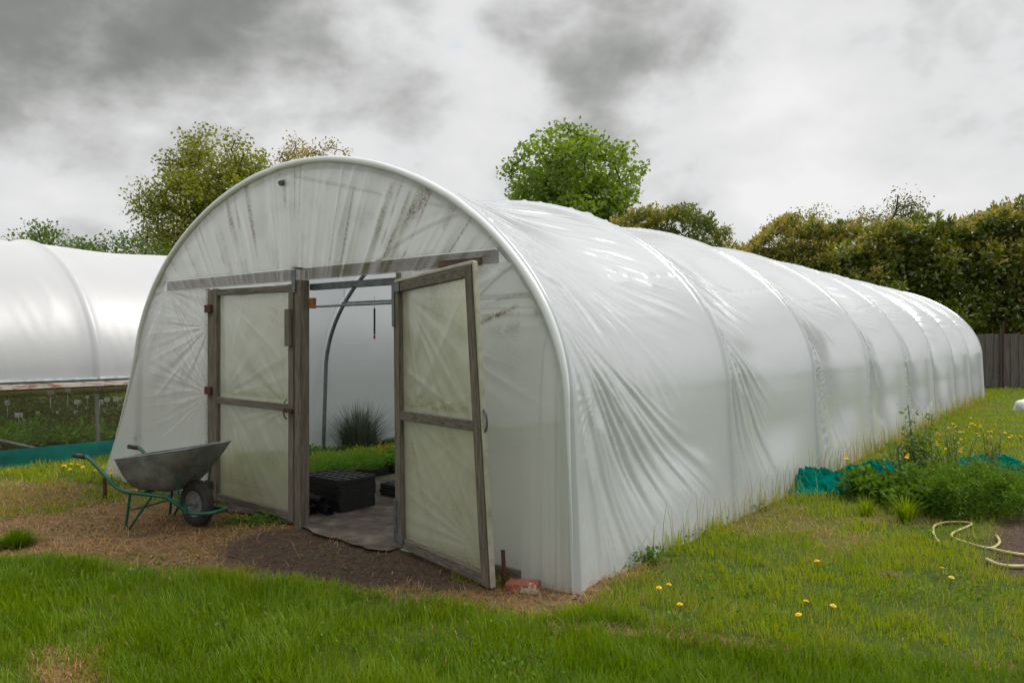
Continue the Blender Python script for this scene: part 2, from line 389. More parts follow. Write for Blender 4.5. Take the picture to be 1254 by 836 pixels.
lean = np.where(dry, .6+.5*RNG.random(n), .15+.65*RNG.random(n)**1.3)
var = np.where(dry, .78+.22*RNG.random(n), np.clip(.2+.25*fbm(x*1.1, y*1.1, 12, 3)+.30*(fbm(x*4.5, y*4.5, 15, 3)-.5)+.30*(1-front)+.3*(RNG.random(n)-.5)-.03*front, 0, .74))
hdg = fbm(x*1.6, y*1.6, 205, 3)*14+RNG.normal(size=n)*1.4
blades('grass', x, y, h, w, lean, var, M['grass'], 'green and straw coloured grass of the lawn', 'grass', heading=hdg)
# dead straw lying on the trodden strip
n = 60000
x, y = sample(n, 3.2, 12); dead, dirt = masks(x, y); u, s = W2L(x, y)
keep = (RNG.random(n) < dead*(1-.93*dirt)) & ~((u > .1) & (u < 6.42) & (s > -.03)) & (u > -1.4)
x, y = x[keep], y[keep]; n = len(x)
blades('dead_grass', x, y, .05+.06*RNG.random(n), (.002+.002*RNG.random(n))*np.clip(y/4.2, 1, 3), .9+.28*RNG.random(n), .76+.24*RNG.random(n), M['grass'], 'dry straw coloured dead grass in front of the polytunnel', 'dead grass')
# small broad leaved ground weeds (clover, plantain) in the trodden strip
def leaves(P, size, aspect, var, up=.3, dirs=None, rng=RNG):
    n = len(P)
    if dirs is None:
        a = rng.normal(size=(n, 3)); a[:, 2] = a[:, 2]*.7+up; 
    else: a = dirs+rng.normal(size=(n, 3))*.35
    a /= np.linalg.norm(a, axis=1)[:, None]+1e-9
    q = rng.normal(size=(n, 3)); b = np.cross(a, q); b /= np.linalg.norm(b, axis=1)[:, None]+1e-9
    l = size[:, None]; w = l*aspect
    V = np.stack([P, P+a*l*.5+b*w*.5, P+a*l, P+a*l*.5-b*w*.5], 1)
    return V.reshape(-1, 3), np.arange(n*4).reshape(-1, 4), np.repeat(var, 4)
n = 26000
x, y = sample(n, 3.2, 14); dead, dirt = masks(x, y); u, s = W2L(x, y)
k = (RNG.random(n) < np.clip(dead*1.2, 0, 1)*(1-.8*dirt)*sst(.5, .62, fbm(x*2.4, y*2.4, 150, 3))) & ~((u > .1) & (u < 6.42) & (s > -.03)) & (u > -1.4)
x, y = x[k], y[k]
V, Fc, vv = leaves(np.stack([x, y, gh(x, y)+.005+.02*RNG.random(len(x))], 1), .012+.02*RNG.random(len(x)), .6, RNG.random(len(x)), .2)
o = npmesh('ground_weeds', V, Fc, M['leaf_weed'], None, False, {'var': vv}); tag(o, 'small creeping green weeds on the trodden ground', 'ground weeds', kind='stuff')
n = 40000
x, y = sample(n, 2.8, 12); dead, dirt = masks(x, y); u, s = W2L(x, y)
k = (RNG.random(n) < (1-dead)*(1-dirt)*sst(.52, .66, fbm(x*1.7, y*1.7, 157, 3))) & ~((u > .1) & (u < 6.42) & (s > -.03)) & (u > -1.4)
x, y = x[k], y[k]
V, Fc, vv = leaves(np.stack([x, y, gh(x, y)+.02+.04*RNG.random(len(x))], 1), .014+.016*RNG.random(len(x)), .8, .4+.6*RNG.random(len(x)), .9)
o = npmesh('clover', V, Fc, M['leaf_weed'], None, False, {'var': vv}); tag(o, 'clover and small broad leaves scattered through the lawn', 'clover', kind='stuff')

n = 16000
x, y = sample(n, 3.2, 11); dead, dirt = masks(x, y); u, s = W2L(x, y)
k = (RNG.random(n) < np.clip(dirt*.8+dead*.45, 0, 1)*sst(.35, .6, fbm(x*3, y*3, 171, 3))) & ~((u > .1) & (u < 6.42) & (s > -.1)) & (u > -1.4)
x, y = x[k], y[k]; n = len(x); sz = .003+.012*RNG.random(n)**3
O8 = np.array([[1,0,0],[0,1,0],[-1,0,0],[0,-1,0],[0,0,.8],[0,0,-.8]], float)
V = np.stack([x, y, gh(x, y)+sz*.3], 1)[:, None, :]+O8[None]*sz[:, None, None]*(.6+.8*RNG.random((n, 6, 1)))
T8 = np.array([[0,1,4],[1,2,4],[2,3,4],[3,0,4],[1,0,5],[2,1,5],[3,2,5],[0,3,5]])
o = npmesh('soil_crumbs', V.reshape(-1, 3), (np.arange(n)[:, None, None]*6+T8[None]).reshape(-1, 3), M['clod']); tag(o, 'crumbs of earth and grit scattered over the bare soil', 'soil crumbs', kind='stuff')

# ------------------------------------------------------------------ polytunnel profile
A_, B_, H0, NX = 2.9, 1.95, 1.2, 1.9
def profile(n=2000):
    leg = np.linspace(0, H0, 200, endpoint=False)
    X1 = 2.96-(2.96-A_)*(leg/H0); Z1 = leg
    ph = np.linspace(0, np.pi/2, 900)
    X2 = A_*np.cos(ph)**(2/NX); Z2 = H0+B_*np.sin(ph)**(2/NX)
    xr = np.concatenate([X1, X2]); zr = np.concatenate([Z1, Z2])
    x = np.concatenate([xr, -xr[::-1][1:]]); z = np.concatenate([zr, zr[::-1][1:]])
    d = np.concatenate([[0], np.cumsum(np.hypot(np.diff(x), np.diff(z)))])
    t = np.linspace(0, d[-1], n)
    px, pz = np.interp(t, d, x), np.interp(t, d, z)
    k = np.ones(15)/15
    sx = np.convolve(np.pad(px, 7, 'edge'), k, 'valid'); sz = np.convolve(np.pad(pz, 7, 'edge'), k, 'valid')
    sz[:8] = pz[:8]; sz[-8:] = pz[-8:]
    return t, sx, sz
PT, PXs, PZs = profile()
TL = PT[-1]
tx, tz = np.gradient(PXs, PT), np.gradient(PZs, PT)
ln = np.hypot(tx, tz); NXs, NZs = tz/ln, -tx/ln      # outward normal
UC = 3.5
def prof(t):
    return np.interp(t, PT, PXs), np.interp(t, PT, PZs), np.interp(t, PT, NXs), np.interp(t, PT, NZs)
def halfx(h):
    i = np.argmin(np.abs(PT-TL/2)); return np.interp(h, PZs[:i], PXs[:i])
def ridged(v): return 1-np.abs(2*v-1)**.75
def fan(S, T, s0, t0, a0, a1, freq, seed, r1, amp):
    ds, dt = S-s0, T-t0; r = np.hypot(ds, dt)+1e-6; th = np.degrees(np.arctan2(dt, ds))
    env = sst(a0-4, a0+12, th)*(1-sst(a1-12, a1+4, th))*sst(.03, .5, r)*(1-sst(r1*.45, r1, r*(1+.5*(vn(th*.09, 0*th, seed+3)-.5))))
    n = vn(th*freq, r*.7, seed); n2 = vn(th*freq*2.3, r*1.2, seed+5)
    return amp*env*(ridged(n)*.7+ridged(n2)*.3-.5)
def cover_disp(S, T, nb, bay, main=True):
    k = np.floor(S/bay); loc = S/bay-k; k = np.clip(k, 0, nb)
    hn = sst(.8, 2.6, np.minimum(T, TL-T))
    w = -.12*np.sin(np.pi*loc)**2*(.35+.65*hn)
    dd = np.minimum(loc, 1-loc)*bay
    w = w*(1+1.0*(k >= 3)+1.1*(k >= 5))+.028*np.exp(-(dd/.03)**2)+.022*np.exp(-(dd/.16)**2)
    low = 1-sst(0, .8, np.minimum(T, TL-T))
    w = w+.10*low*np.sin(np.pi*loc)
    if main:
        w0 = w.copy()
        for b in range(nb):
            sb = b*bay; mk = (S >= sb) & (S < sb+bay); L_ = (S[mk], T[mk]); f = np.zeros(mk.sum())
            e = (1-sst(.75, .97, (L_[0]-sb)/bay))
            rb = random.Random(b*13+5); am = .80 if b == 0 else rb.uniform(.75, 1.15); ja, jt, jr = (0, 0, 1) if b == 0 else (rb.uniform(-14, 10), rb.uniform(-.35, .6), rb.uniform(.55, 1))
            f += fan(*L_, sb-.06, 1.9+jt, -86, -30+ja, .26*(.8+.5*jr), 100+b*7, 3.3*jr, .050*am)
            f += fan(*L_, sb-.15, 3.1+jt*1.3, -72+ja, -14, .20, 300+b*7, 2.6*jr, .030*am)
            f += fan(*L_, sb-.3, 4.6, -50, 5, .22, 500+b*7, 3.0, .020*am)
            # long taut streaks slanting down across the roof
            q = L_[1]+.42*(L_[0]-sb); pp = L_[0]-.42*L_[1]
            st = ridged(vn(q*7, pp*.8, 700+b))*.6+ridged(vn(q*16, pp*1.4, 720+b))*.3-.45
            f += (.044 if b < 2 else .030)*am*st*sst(1.4, 2.4, L_[1])*(1-sst(6.0, 7.0, L_[1]))*sst(.34, .56, fbm(L_[0]*1.1, L_[1]*.8, 740+b, 2))
            # short puckers where the sheet crosses each hoop
            f += .006*ridged(vn(L_[1]*14, L_[0]*2, 760+b))*np.exp(-((L_[0]-sb)/.14)**2)
            w[mk] += f*e
        # horizontal seam with small puckers
        w = w-.004*np.exp(-((T-2.35)/.03)**2)*(vn(S*14, T*0, 888) > .35)
        w = w0+(w-w0)*sst(.0, .14, S)
        w = w+.01*sst(.0, .1, S)*(ridged(vn(S*9, T*.35, 901))-.5)*np.exp(-S/.35)*(1-sst(1.0, 2.0, T))*3
    else:
        w = np.where(w > 0, w, w*.4)+.012+.012*(fbm(S*1.2, T*.9, 70, 3)-.5)+.008*(ridged(vn(S*6+T, T*.8, 71))-.5)*sst(.5, .7, fbm(S*.6, T*.6, 73, 2))
    return w
def flare(S, T):
    """the sheet is drawn out sideways to the ground at the front left corner"""
    tl = TL-T
    return (.62*np.exp(-(S/.9)**2)+.12)*np.clip(1-tl/1.45, 0, 1)**1.25*(tl < 1.45)
def build_cover(name, s_list, t0, t1, nt_, nb, bay, mat, parent, main):
    tt = np.linspace(t0, t1, nt_); S, T = np.meshgrid(s_list, tt)
    x, z, nx, nz = prof(T)
    w = cover_disp(S, T, nb, bay, main)
    if main: w = w*sst(-.045, -.005, S)
    xx = x+nx*w; zz = z+nz*w
    if main: xx = xx-flare(S, T); zz = np.where((T < .1) | (T > TL-.1), zz-.03, zz); xx = xx+UC
    V = np.stack([xx, S, zz], -1).reshape(-1, 3)
    return npmesh(name, V, gridfaces(nt_, len(s_list)), mat, parent, True)
NB, BAY = 8, 2.55
tun = thing('polytunnel', 'large white polythene polytunnel with open timber doors beside the wheelbarrow', 'polytunnel', (P0[0], P0[1], 0), ROTZ)
sl = np.concatenate([np.linspace(-.045, 2*BAY, 310, endpoint=False), np.linspace(2*BAY, NB*BAY, 420)])
build_cover('film_cover', sl, 0, TL, 560, NB, BAY, M['film'], tun, True)
# hoops
def hoop_path(s, off=-.035, n=70, lo=0, hi=TL):
    t = np.linspace(lo, hi, n); x, z, nx, nz = prof(t)
    return [(UC+a+c*off, s, b+d*off) for a, b, c, d in zip(x, z, nx, nz)]
hp = MB().tube(hoop_path(0), .026, 10).build('hoop', M['galv'], tun, True)
for k in range(1, NB+1):
    c = hp.copy(); COL.objects.link(c); c.parent = tun; c.location = (0, k*BAY-(.03 if k == NB else 0), 0)
# rolled film edge over the front hoop
tt = np.linspace(.3, TL-.5, 280); ww = .004*(vn(tt*6, tt*0, 55)-.5)
x, z, nx, nz = prof(tt); flr = flare(np.zeros_like(tt), tt)
pts = [(UC+a-f+c*(.014+w), -.036, b+d*(.012+w)) for a, b, c, d, w, f in zip(x, z, nx, nz, ww, flr)]
rr = [.026+.006*float(vn(t*3, 0, 56)) for t in tt]
rr = [q*float(sst(.15, 1.9, min(t_, TL-t_+.1)))*.98+.002 for q, t_ in zip(rr, tt)]
o = MB().tube(pts, rr, 12).build('edge_roll', M['film_roll'], tun, True)
# purlin, crop bars
MB().tube([(UC, -.0, 3.06), (UC, NB*BAY-.1, 3.06)], .02, 8).build('ridge_tube', M['galv'], tun, True)
bars = MB().tube([(1.02, BAY-.03, 2.12), (5.98, BAY-.03, 2.12)], .014, 8).build('crop_bar', M['galv'], tun, True)
for k in range(2, NB):
    c = bars.copy(); COL.objects.link(c); c.parent = tun; c.location = (0, (k-1)*BAY, 0)

# front end sheet in three patches
def lx(h):                                  # left outline incl. flare
    t = np.interp(h, PZs[:len(PT)//2], PT[:len(PT)//2]); T = TL-t
    return UC-halfx(h)-flare(np.zeros_like(h), T)-.006
HL = 2.13
Vs, Fs, Ds = [], [], []; off = 0
def addpatch(U, Hh, disp, dirt_):
    global off
    Vs.append(np.stack([U, -.034-disp, Hh], -1).reshape(-1, 3)); Fs.append(gridfaces(*U.shape, off)); Ds.append(dirt_.ravel()); off += U.size
ua, ub = UC-float(halfx(HL))-.006, UC+float(halfx(HL))+.006
uu = np.linspace(ua, ub, 420)
i_ = len(PT)//2
top = np.interp(np.abs(uu-UC), PXs[:i_+1][::-1], PZs[:i_+1][::-1])+.006
vv = np.linspace(0, 1, 110)
U = np.tile(uu, (110, 1)); Hh = HL+(top-HL)[None, :]*vv[:, None]
th = np.arctan2(Hh-(HL-1.9), (U-UC)*1.25)
r2 = ridged(vn(th*17, Hh*.5, 5)); r3 = ridged(vn(th*40, Hh*.9, 6))
rise = (Hh-HL)
dsp = .024*(.3+1.3*vn(th*4, Hh*.4, 44))*(r2-.5)+.008*(r3-.5)
dsp = dsp*sst(0, .25, (top[None, :]-Hh)+.08)
streak = sst(.66, .95, ridged(vn(th*27+.35, Hh*.3, 5)))*sst(.42, .6, vn(th*7, Hh*1.2, 8)+.1)
dn = fbm(U*5, Hh*5, 61, 4)
dirt_ = .8*streak*sst(.3, .6, dn)+.25*sst(.55, .75, dn)*sst(0, .5, top[None, :]-Hh)+.5*np.exp(-((HL+.07-Hh)/.05)**2)+.25*np.exp(-((top[None, :]-Hh)/.12)**2)
sp = np.exp(-(((U-5.05)*.75+(Hh-2.62)*.66)/.25)**2-(((U-5.05)*-.66+(Hh-2.62)*.75)/.05)**2)
dirt_ = dirt_+.9*sp
addpatch(U, Hh, dsp, np.clip(dirt_, 0, 1))
# left patch
hh = np.linspace(-.02, HL, 200); aa = np.linspace(0, 1, 190)
lo = lx(np.clip(hh, 0, 9)); Hh = np.tile(hh[:, None], (1, 190)); U = lo[:, None]+(2.17-lo)[:, None]*aa[None, :]
dsp = np.zeros_like(U)
for (u0, h0, sd) in ((2.14, 1.75, 1), (2.14, 1.08, 2), (1.3, 2.14, 3)):
    du, dh = U-u0, Hh-h0; r = np.hypot(du, dh); th = np.arctan2(dh, -du)
    e = sst(.02, .25, r)*(1-sst(.6, 1.7, r))
    dsp += e*.010*(.4+1.2*vn(th*2.2, r*.5, 45+sd))*(ridged(vn(th*9, r*.6, 20+sd))+.4*ridged(vn(th*23, r, 25+sd))-.7)
dsp *= sst(0, .12, U-lo[:, None])
du, dh = U-2.14, Hh-1.75; th = np.arctan2(dh, -du); r = np.hypot(du, dh)
dirt_ = .6*sst(.8, .97, ridged(vn(th*9, r*.6, 21)))*np.exp(-r/.6)+.25*sst(.6, .8, fbm(U*5, Hh*5, 63, 4))*sst(1.2, 2.0, Hh)
dirt_ += .7*np.exp(-((U-(.62+.2*(Hh-.6)))/.12)**2-((Hh-.52)/.05)**2)*sst(.4, .6, fbm(U*20, Hh*20, 64, 3))
dirt_ += .55*np.exp(-(U-2.12)**2/.004)+.3*np.exp(-((HL-Hh)/.05)**2)
addpatch(U, Hh, dsp, np.clip(dirt_, 0, 1))
# right patch
ro = UC+halfx(np.clip(hh, 0, 9))+.006; U = 4.88+(ro-4.88)[:, None]*aa[None, :]
dsp = np.zeros_like(U)
du, dh = U-5.0, Hh-1.75; r = np.hypot(du, dh); th = np.arctan2(dh, du)
dsp += sst(.05, .3, r)*(1-sst(.9, 1.8, r))*sst(1.0, 1.5, Hh)*.012*(ridged(vn(th*10, r*.5, 31))-.5)
dsp += .010*(ridged(vn(U*11, Hh*.35, 32))-.5)*(1-sst(.9, 1.5, Hh))*sst(5.5, 6.2, U)
dsp += .02*(ridged(vn(U*22, Hh*.25, 33))-.5)*sst(6.15, 6.35, U)*(1-sst(1.2, 1.6, Hh))
dirt_ = .38*sst(.62, .9, ridged(vn(th*10, r*.5, 31)))*sst(1.55, 1.75, Hh)*sst(.42, .6, fbm(U*9, Hh*9, 65, 4))+.15*sst(.5, .8, fbm(U*3, Hh*3, 66, 4))
line = np.exp(-((Hh-(1.62+(U-5.35)*.33))/.018)**2)*sst(5.3, 5.4, U)*(1-sst(5.95, 6.05, U))
dirt_ += line*.9*sst(.35, .55, fbm(U*16, Hh*16, 68, 3))+.15*np.exp(-(Hh/.15)**2)
addpatch(U, Hh, dsp, np.clip(dirt_, 0, 1))
npmesh('end_film', np.concatenate(Vs), np.concatenate(Fs), M['film_end'], tun, True, {'dirt': np.concatenate(Ds), 'clear': .55*sst(2.13, 2.142, np.concatenate(Vs)[:, 2])*(1-sst(2.238, 2.25, np.concatenate(Vs)[:, 2]))*sst(1.2, 1.24, np.concatenate(Vs)[:, 0])})
# rear end sheet
rows = 60; ph = np.linspace(0, 1, rows); tcut = np.linspace(0, TL, 160)
x, z, _, _ = prof(tcut); V = np.stack([UC+x[None, :]*(1-ph[:, None]), np.full((rows, 160), NB*BAY-.02)+.01*np.sin(np.arange(160))[None, :], .0+z[None, :]*(1-ph[:, None])], -1).reshape(-1, 3)
npmesh('rear_film', V, gridfaces(rows, 160), M['film'], tun, True)

# lintel beam & posts behind the sheet
MB().box((3.5, .03, 2.19), (4.56, .05, .10)).build('lintel_beam', M['beam'], tun, bevel=.004)
MB().box((2.20, -.02, 1.05), (.09, .09, 2.12)).build('door_post', M['wood'], tun, bevel=.005)
MB().box((3.655, -.045, 1.05), (.08, .10, 2.16)).build('door_post', M['wood'], tun, bevel=.006)
MB().box((4.86, .02, 1.05), (.10, .09, 2.16)).build('door_post', M['wood'], tun, bevel=.005)
MB().box((4.21, .06, 2.075), (1.12, .045, .055)).build('door_head_bar', M['steel'], tun, bevel=.003)
bk = MB().box((3.62, -.105, 2.12), (.05, .012, .2)).box((3.62, -.06, 2.235), (.05, .09, .012)); bk.build('corner_bracket', M['steel'], tun, bevel=.002)
MB().box((3.74, .0, 1.93), (.06, .04, .09)).build('timber_block', M['orange'], tun, bevel=.003)
MB().box((3.555, -.115, 1.72), (.07, .03, .32)).build('door_stop', M['wood'], tun, bevel=.003)
MB().tube([(3.37, -.018, 3.02), (3.37, -.07, 3.0)], .024, 12).build('tube_end', M['steel'], tun, True)
MB().box((5.5, -.05, 2.16), (.4, .02, .05)).build('cloth_tie', M['beam'], tun)
# base board along the front
MB().box((1.3, -.06, .03), (1.5, .03, .09)).build('base_board', M['woodh'], tun)
MB().box((5.55, -.06, .03), (1.0, .03, .09)).build('base_board', M['woodh'], tun)
# timber rail hinge brackets on left post
for h_ in (1.92, 1.12, .2):
    MB().box((2.22, -.085, h_), (.11, .04, .075)).build('hinge', M['rust'], tun, bevel=.003)

# doors --------------------------------------------------------------
def door(cn, midb, wst, label, parent, seed, hside):
    """cn: four corners bottom-hinge, bottom-outer, top-outer, top-hinge in tunnel coords"""
    c = [Vector(p) for p in cn]
    def P(a, b, e):
        p = (c[0]*(1-a)+c[1]*a)*(1-b)+(c[3]*(1-a)+c[2]*a)*b
        nn = (c[1]-c[0]).cross(c[3]-c[0]).normalized()
        return p+nn*e
    W = (c[1]-c[0]).length; H = (c[3]-c[0]).length
    def bar(mb, a0, a1, b0, b1, e0=-.02, e1=.022):
        mb.hexa([P(a0,b0,e0), P(a1,b0,e0), P(a1,b0,e1), P(a0,b0,e1), P(a0,b1,e0), P(a1,b1,e0), P(a1,b1,e1), P(a0,b1,e1)])
    aw = wst/W; bw = wst/H
    d = bpy.data.objects.new('door', None); COL.objects.link(d); d.parent = parent; d['label'] = label
    for a0_, a1_ in ((0, aw), (1-aw, 1)):
        r_ = MB(); bar(r_, a0_, a1_, 0, 1); r_.build('stile', M['wood'], d, bevel=.004)
    for (b0, b1) in ((.004, bw), (midb-bw*.42, midb+bw*.42), (1-bw*.9, .996)):
        r_ = MB(); bar(r_, aw+.001, 1-aw-.001, b0, b1, -.018, .020); r_.build('rail', M['woodh'], d, bevel=.003)
    na, nb_ = 90, 150
    a, b = np.meshgrid(np.linspace(.01, .99, na), np.linspace(.006, .994, nb_))
    e = np.zeros_like(a)
    for (q0, q1, sd) in ((.1, .95, 0), (.9, .1, 1), (.1, .5, 2), (.9, midb, 3)):
        da, db = (a-q0)*W, (b-q1)*H; th = np.arctan2(db, da); r = np.hypot(da, db)
        e += sst(.05, .3, r)*(1-sst(.8, 1.8, r))*.006*(ridged(vn(th*7, r*.4, seed+sd))-.5)
    ew = sst(0, .1, a)*sst(0, .1, 1-a); e *= ew
    ca = np.array([list(v) for v in c]); nn = np.array(list((c[1]-c[0]).cross(c[3]-c[0]).normalized()))
    Pm = (ca[0]*(1-a[..., None])+ca[1]*a[..., None])*(1-b[..., None])+(ca[3]*(1-a[..., None])+ca[2]*a[..., None])*b[..., None]
    Pm = Pm+nn*(-.024+e[..., None])*hside
    dirtv = .12+.35*sst(.45, .8, fbm(a*6, b*9, seed+9, 4))+.35*np.exp(-((1-b)/.12)**2)
    for bb in (midb+.03, .03): dirtv += .4*np.exp(-(np.clip(b-bb, 0, 9)/.035)**2)*(b > bb)
    for k_ in range(4):      # cleaner diagonal creases
        q = (b-1)+(a*(.42+.05*k_)); dirtv -= .4*np.exp(-((q+.08+.13*k_)/.012)**2)
    npmesh('door_film', Pm.reshape(-1, 3), gridfaces(nb_, na), M['film_door'], d, True, {'dirt': np.clip(dirtv, 0, 1)})
    return d, P
tl = lambda x, y: tuple(W2L(x, y))
dl, PL = door([(2.265,-.055,.05), (3.60,-.075,.04), (3.59,-.065,2.10), (2.265,-.055,2.115)], .475, .075, 'closed left door in weathered timber with stained film', tun, 210, 1)
hb = [PL(.93, .47+.04*math.cos(q), .022+.035*math.sin(q)) for q in np.linspace(0, math.pi, 9)]
MB().tube(hb, .007, 6).build('handle', M['steel'], dl, True)
MB().box((3.54, -.11, 1.0), (.13, .02, .035)).build('latch', M['rust'], dl, bevel=.002)
hbx = [tl(-.865, 5.70), tl(-.135, 4.85), tl(-.25, 4.80), tl(-.885, 5.70)]
dr, PR = door([(*hbx[0], .05), (*hbx[1], .01), (*hbx[2], 2.09), (*hbx[3], 2.04)], .50, .078, 'right door in weathered timber swung open towards the viewer', tun, 260, 1)
hb = [PR(1.005+.035*math.sin(q), .52+.035*math.cos(q), -.01) for q in np.linspace(0, math.pi, 9)]
MB().tube(hb, .008, 6).build('handle', M['steel'], dr, True)
for zc in (.02, .965):
    m_ = MB(); m_.hexa([PR(-.012, zc-.0, .024), PR(.10, zc, .024), PR(.10, zc, .03), PR(-.012, zc, .03), PR(-.012, zc+.03, .024), PR(.10, zc+.03, .024), PR(.10, zc+.03, .03), PR(-.012, zc+.03, .03)])
    z0, z1 = (zc+.031, zc+.16) if zc < .5 else (zc-.13, zc-.001)
    m_.hexa([PR(-.012, z0, .024), PR(.025, z0, .024), PR(.025, z0, .03), PR(-.012, z0, .03), PR(-.012, z1, .024), PR(.025, z1, .024), PR(.025, z1, .03), PR(-.012, z1, .03)])
    m_.build('corner_bracket', M['steel'], dr)
# film wrapped round the outer edge of the open door
ms = MB(); ms.hexa([PR(1.001,.0,-.03), PR(1.016,.0,-.03), PR(1.016,.0,.012), PR(1.001,.0,.012), PR(1.001,1.012,-.03), PR(1.016,1.012,-.03), PR(1.016,1.012,.012), PR(1.001,1.012,.012)])
ms.hexa([PR(.0,1.001,-.03), PR(1.0,1.001,-.03), PR(1.0,1.001,.012), PR(.0,1.001,.012), PR(.0,1.014,-.03), PR(1.0,1.014,-.03), PR(1.0,1.014,.012), PR(.0,1.014,.012)])
ms.build('film_edge', M['edge'], dr, bevel=.008)

# ------------------------------------------------------------------ things inside the tunnel
def putT(o, u, s, z=0, rz=0):
    x, y = L2W(u, s); o.location = (x, y, z); o.rotation_euler = (0, 0, ROTZ+rz); return o
fx = np.linspace(2.45, 4.85, 60); fy = np.linspace(-.13, 12, 200); U, S = np.meshgrid(fx, fy)
S2 = S+np.where(S < 0, .09*(fbm(U*3, U*0, 71, 3)-.5)*2, 0)
Zf = .016+.012*(fbm(U*2.2, S*2.2, 72, 3)-.5)+.004*ridged(vn(U*3+S, S*3-U, 73)); Zf = np.where(S < -.15, Zf+.004, Zf)
wx = P0[0]+Fv[0]*U+Av[0]*S2; wy = P0[1]+Fv[1]*U+Av[1]*S2
o = npmesh('ground_fabric', np.stack([wx, wy, Zf], -1).reshape(-1, 3), gridfaces(200, 60), M['fabric'], None, True)
tag(o, 'dark woven ground fabric covering the path through the polytunnel doorway', 'ground fabric')
# stack of module trays
def make_tray():
    mb = MB(); Lx, Ly, h = .60, .42, .028
    for sx in (-1, 1): mb.box((sx*(Lx/2-.006), 0, h/2), (.012, Ly, h))
    for sy in (-1, 1): mb.box((0, sy*(Ly/2-.006), h/2), (Lx-.024, .012, h))
    nx, ny = 6, 4; cx, cy = (Lx-.024)/nx, (Ly-.024)/ny
    for i in range(1, nx): mb.box((-Lx/2+.012+i*cx, 0, h-.004), (.02, Ly-.024, .008))
    for j in range(1, ny): mb.box((0, -Ly/2+.012+j*cy, h-.0045), (Lx-.024, .02, .007))
    mb.box((0, 0, .003), (Lx-.024, Ly-.024, .004))
    for i in range(nx):
        for j in range(ny):
            x0, y0 = -Lx/2+.012+(i+.5)*cx, -Ly/2+.012+(j+.5)*cy
            mb.lathe([(.040, h-.001), (.034, .006)], 10, Matrix.Translation((x0, y0, 0)))
    return mb.build('seed_tray', M['black'], None)
tr0 = make_tray(); used = False
lab_stack = 'one of the black seed trays in the tall stack just inside the doorway'
for k in range(10):
    o = tr0 if not used else tr0.copy()
    if used: COL.objects.link(o)
    used = True
    tag(o, lab_stack if k < 9 else 'topmost black seed tray on the tall stack inside the doorway, its cells showing', 'seed tray', 'black seed trays stacked inside the doorway')
    putT(o, 3.29+random.uniform(-.008, .008), .64+random.uniform(-.008, .008), .026+k*.0292, random.uniform(-.025, .025))
for k in range(4):
    o = tr0.copy(); COL.objects.link(o)
    tag(o, 'one of the black seed trays in the low stack behind the tall stack', 'seed tray', 'black seed trays in the low stack')
    putT(o, 3.55+random.uniform(-.01, .01), 1.42+random.uniform(-.01, .01), .026+k*.0292, random.uniform(-.05, .05))
# nested pots in rolls
pm = MB(); pm.lathe([(.028,0),(.040,.075),(.044,.076),(.045,.09),(.041,.09),(.038,.075),(.026,.004),(.0005,.004)], 18); pm.lathe([(.028,0),(.0005,0)], 18)
pot0 = pm.build('plant_pot', M['black'], None, True); used = False
rolls = [(3.40,.13,.055,.25,.1,'lower'),(3.36,.24,.055,.05,.05,'lower'),(3.50,.335,.058,-.1,0,'lower'),(3.20,.05,.055,.35,.1,'lower'),(3.30,.18,.135,.30,-.08,'upper'),(3.42,.30,.142,.05,-.02,'upper')]
for ri, (u0, s0, z0, hd, tl_, wh) in enumerate(rolls):
    for j in range(8):
        o = pot0 if not used else pot0.copy()
        if used: COL.objects.link(o)
        used = True
        lab = 'black plastic pot in a nested roll on the ground by the door post' if wh == 'lower' else 'black plastic pot in a nested roll lying on top of the other rolls'
        tag(o, lab, 'plant pot', 'nested black pots by the door post, '+wh+' rolls')
        dist = -.26+j*.036; wd = ROTZ+hd-.15
        x_, y_ = L2W(u0, s0); o.location = (x_+math.cos(wd)*dist, y_+math.sin(wd)*dist, z0+.0)
        o.rotation_euler = (0, R(90), wd)
# planted trays
def foliage(n, sx, sy, h, size, asp, kind, seed, up=.3):
    rng = np.random.default_rng(seed)
    nc = 16; c = np.stack([(rng.random(nc)-.5)*sx, (rng.random(nc)-.5)*sy, h*(.55+.45*rng.random(nc))], 1)
    i = rng.integers(0, nc, n); P = c[i]+rng.normal(size=(n, 3))*np.array([sx*.11, sy*.13, h*.16]); P[:, 2] = np.abs(P[:, 2])
    return leaves(P, size*(.6+.8*rng.random(n)), asp, rng.random(n), up, rng=rng)
trayshell = MB()
for sx in (-1, 1): trayshell.box((sx*.24, 0, .035), (.02, .36, .07))
for sy in (-1, 1): trayshell.box((0, sy*.17, .035), (.46, .02, .07))
trayshell.box((0, 0, .03), (.46, .32, .04))
def make_planted(kind, seed):
    t = thing('plant_tray', '', 'plant tray')
    trayshell.build('tray', M['black'], t)
    if kind == 'lush': V, Fc, vv = foliage(1500, .46, .34, .17, .035, .7, kind, seed); mt = M['leaf_lush']
    elif kind == 'yellow': V, Fc, vv = foliage(1100, .46, .34, .17, .032, .6, kind, seed); mt = M['leaf_yellow']
    elif kind == 'low': V, Fc, vv = foliage(1300, .46, .34, .13, .03, .7, kind, seed); mt = M['leaf_dark']
    else:
        rng = np.random.default_rng(seed); n = 1500
        P = np.stack([(rng.random(n)-.5)*.46, (rng.random(n)-.5)*.34, .05+.17*rng.random(n)], 1)
        V, Fc, vv = leaves(P, .10*(.6+.8*rng.random(n)), .05, rng.random(n), 1.6, rng=rng); mt = M['leaf_feather']
    npmesh('foliage', V, Fc, mt, t, False, {'var': vv}); return t
protos = {k: [make_planted(k, 900+i*31+j*7) for j in range(1 if k == 'yellow' else 2)] for i, k in enumerate(('lush', 'yellow', 'low', 'feather'))}
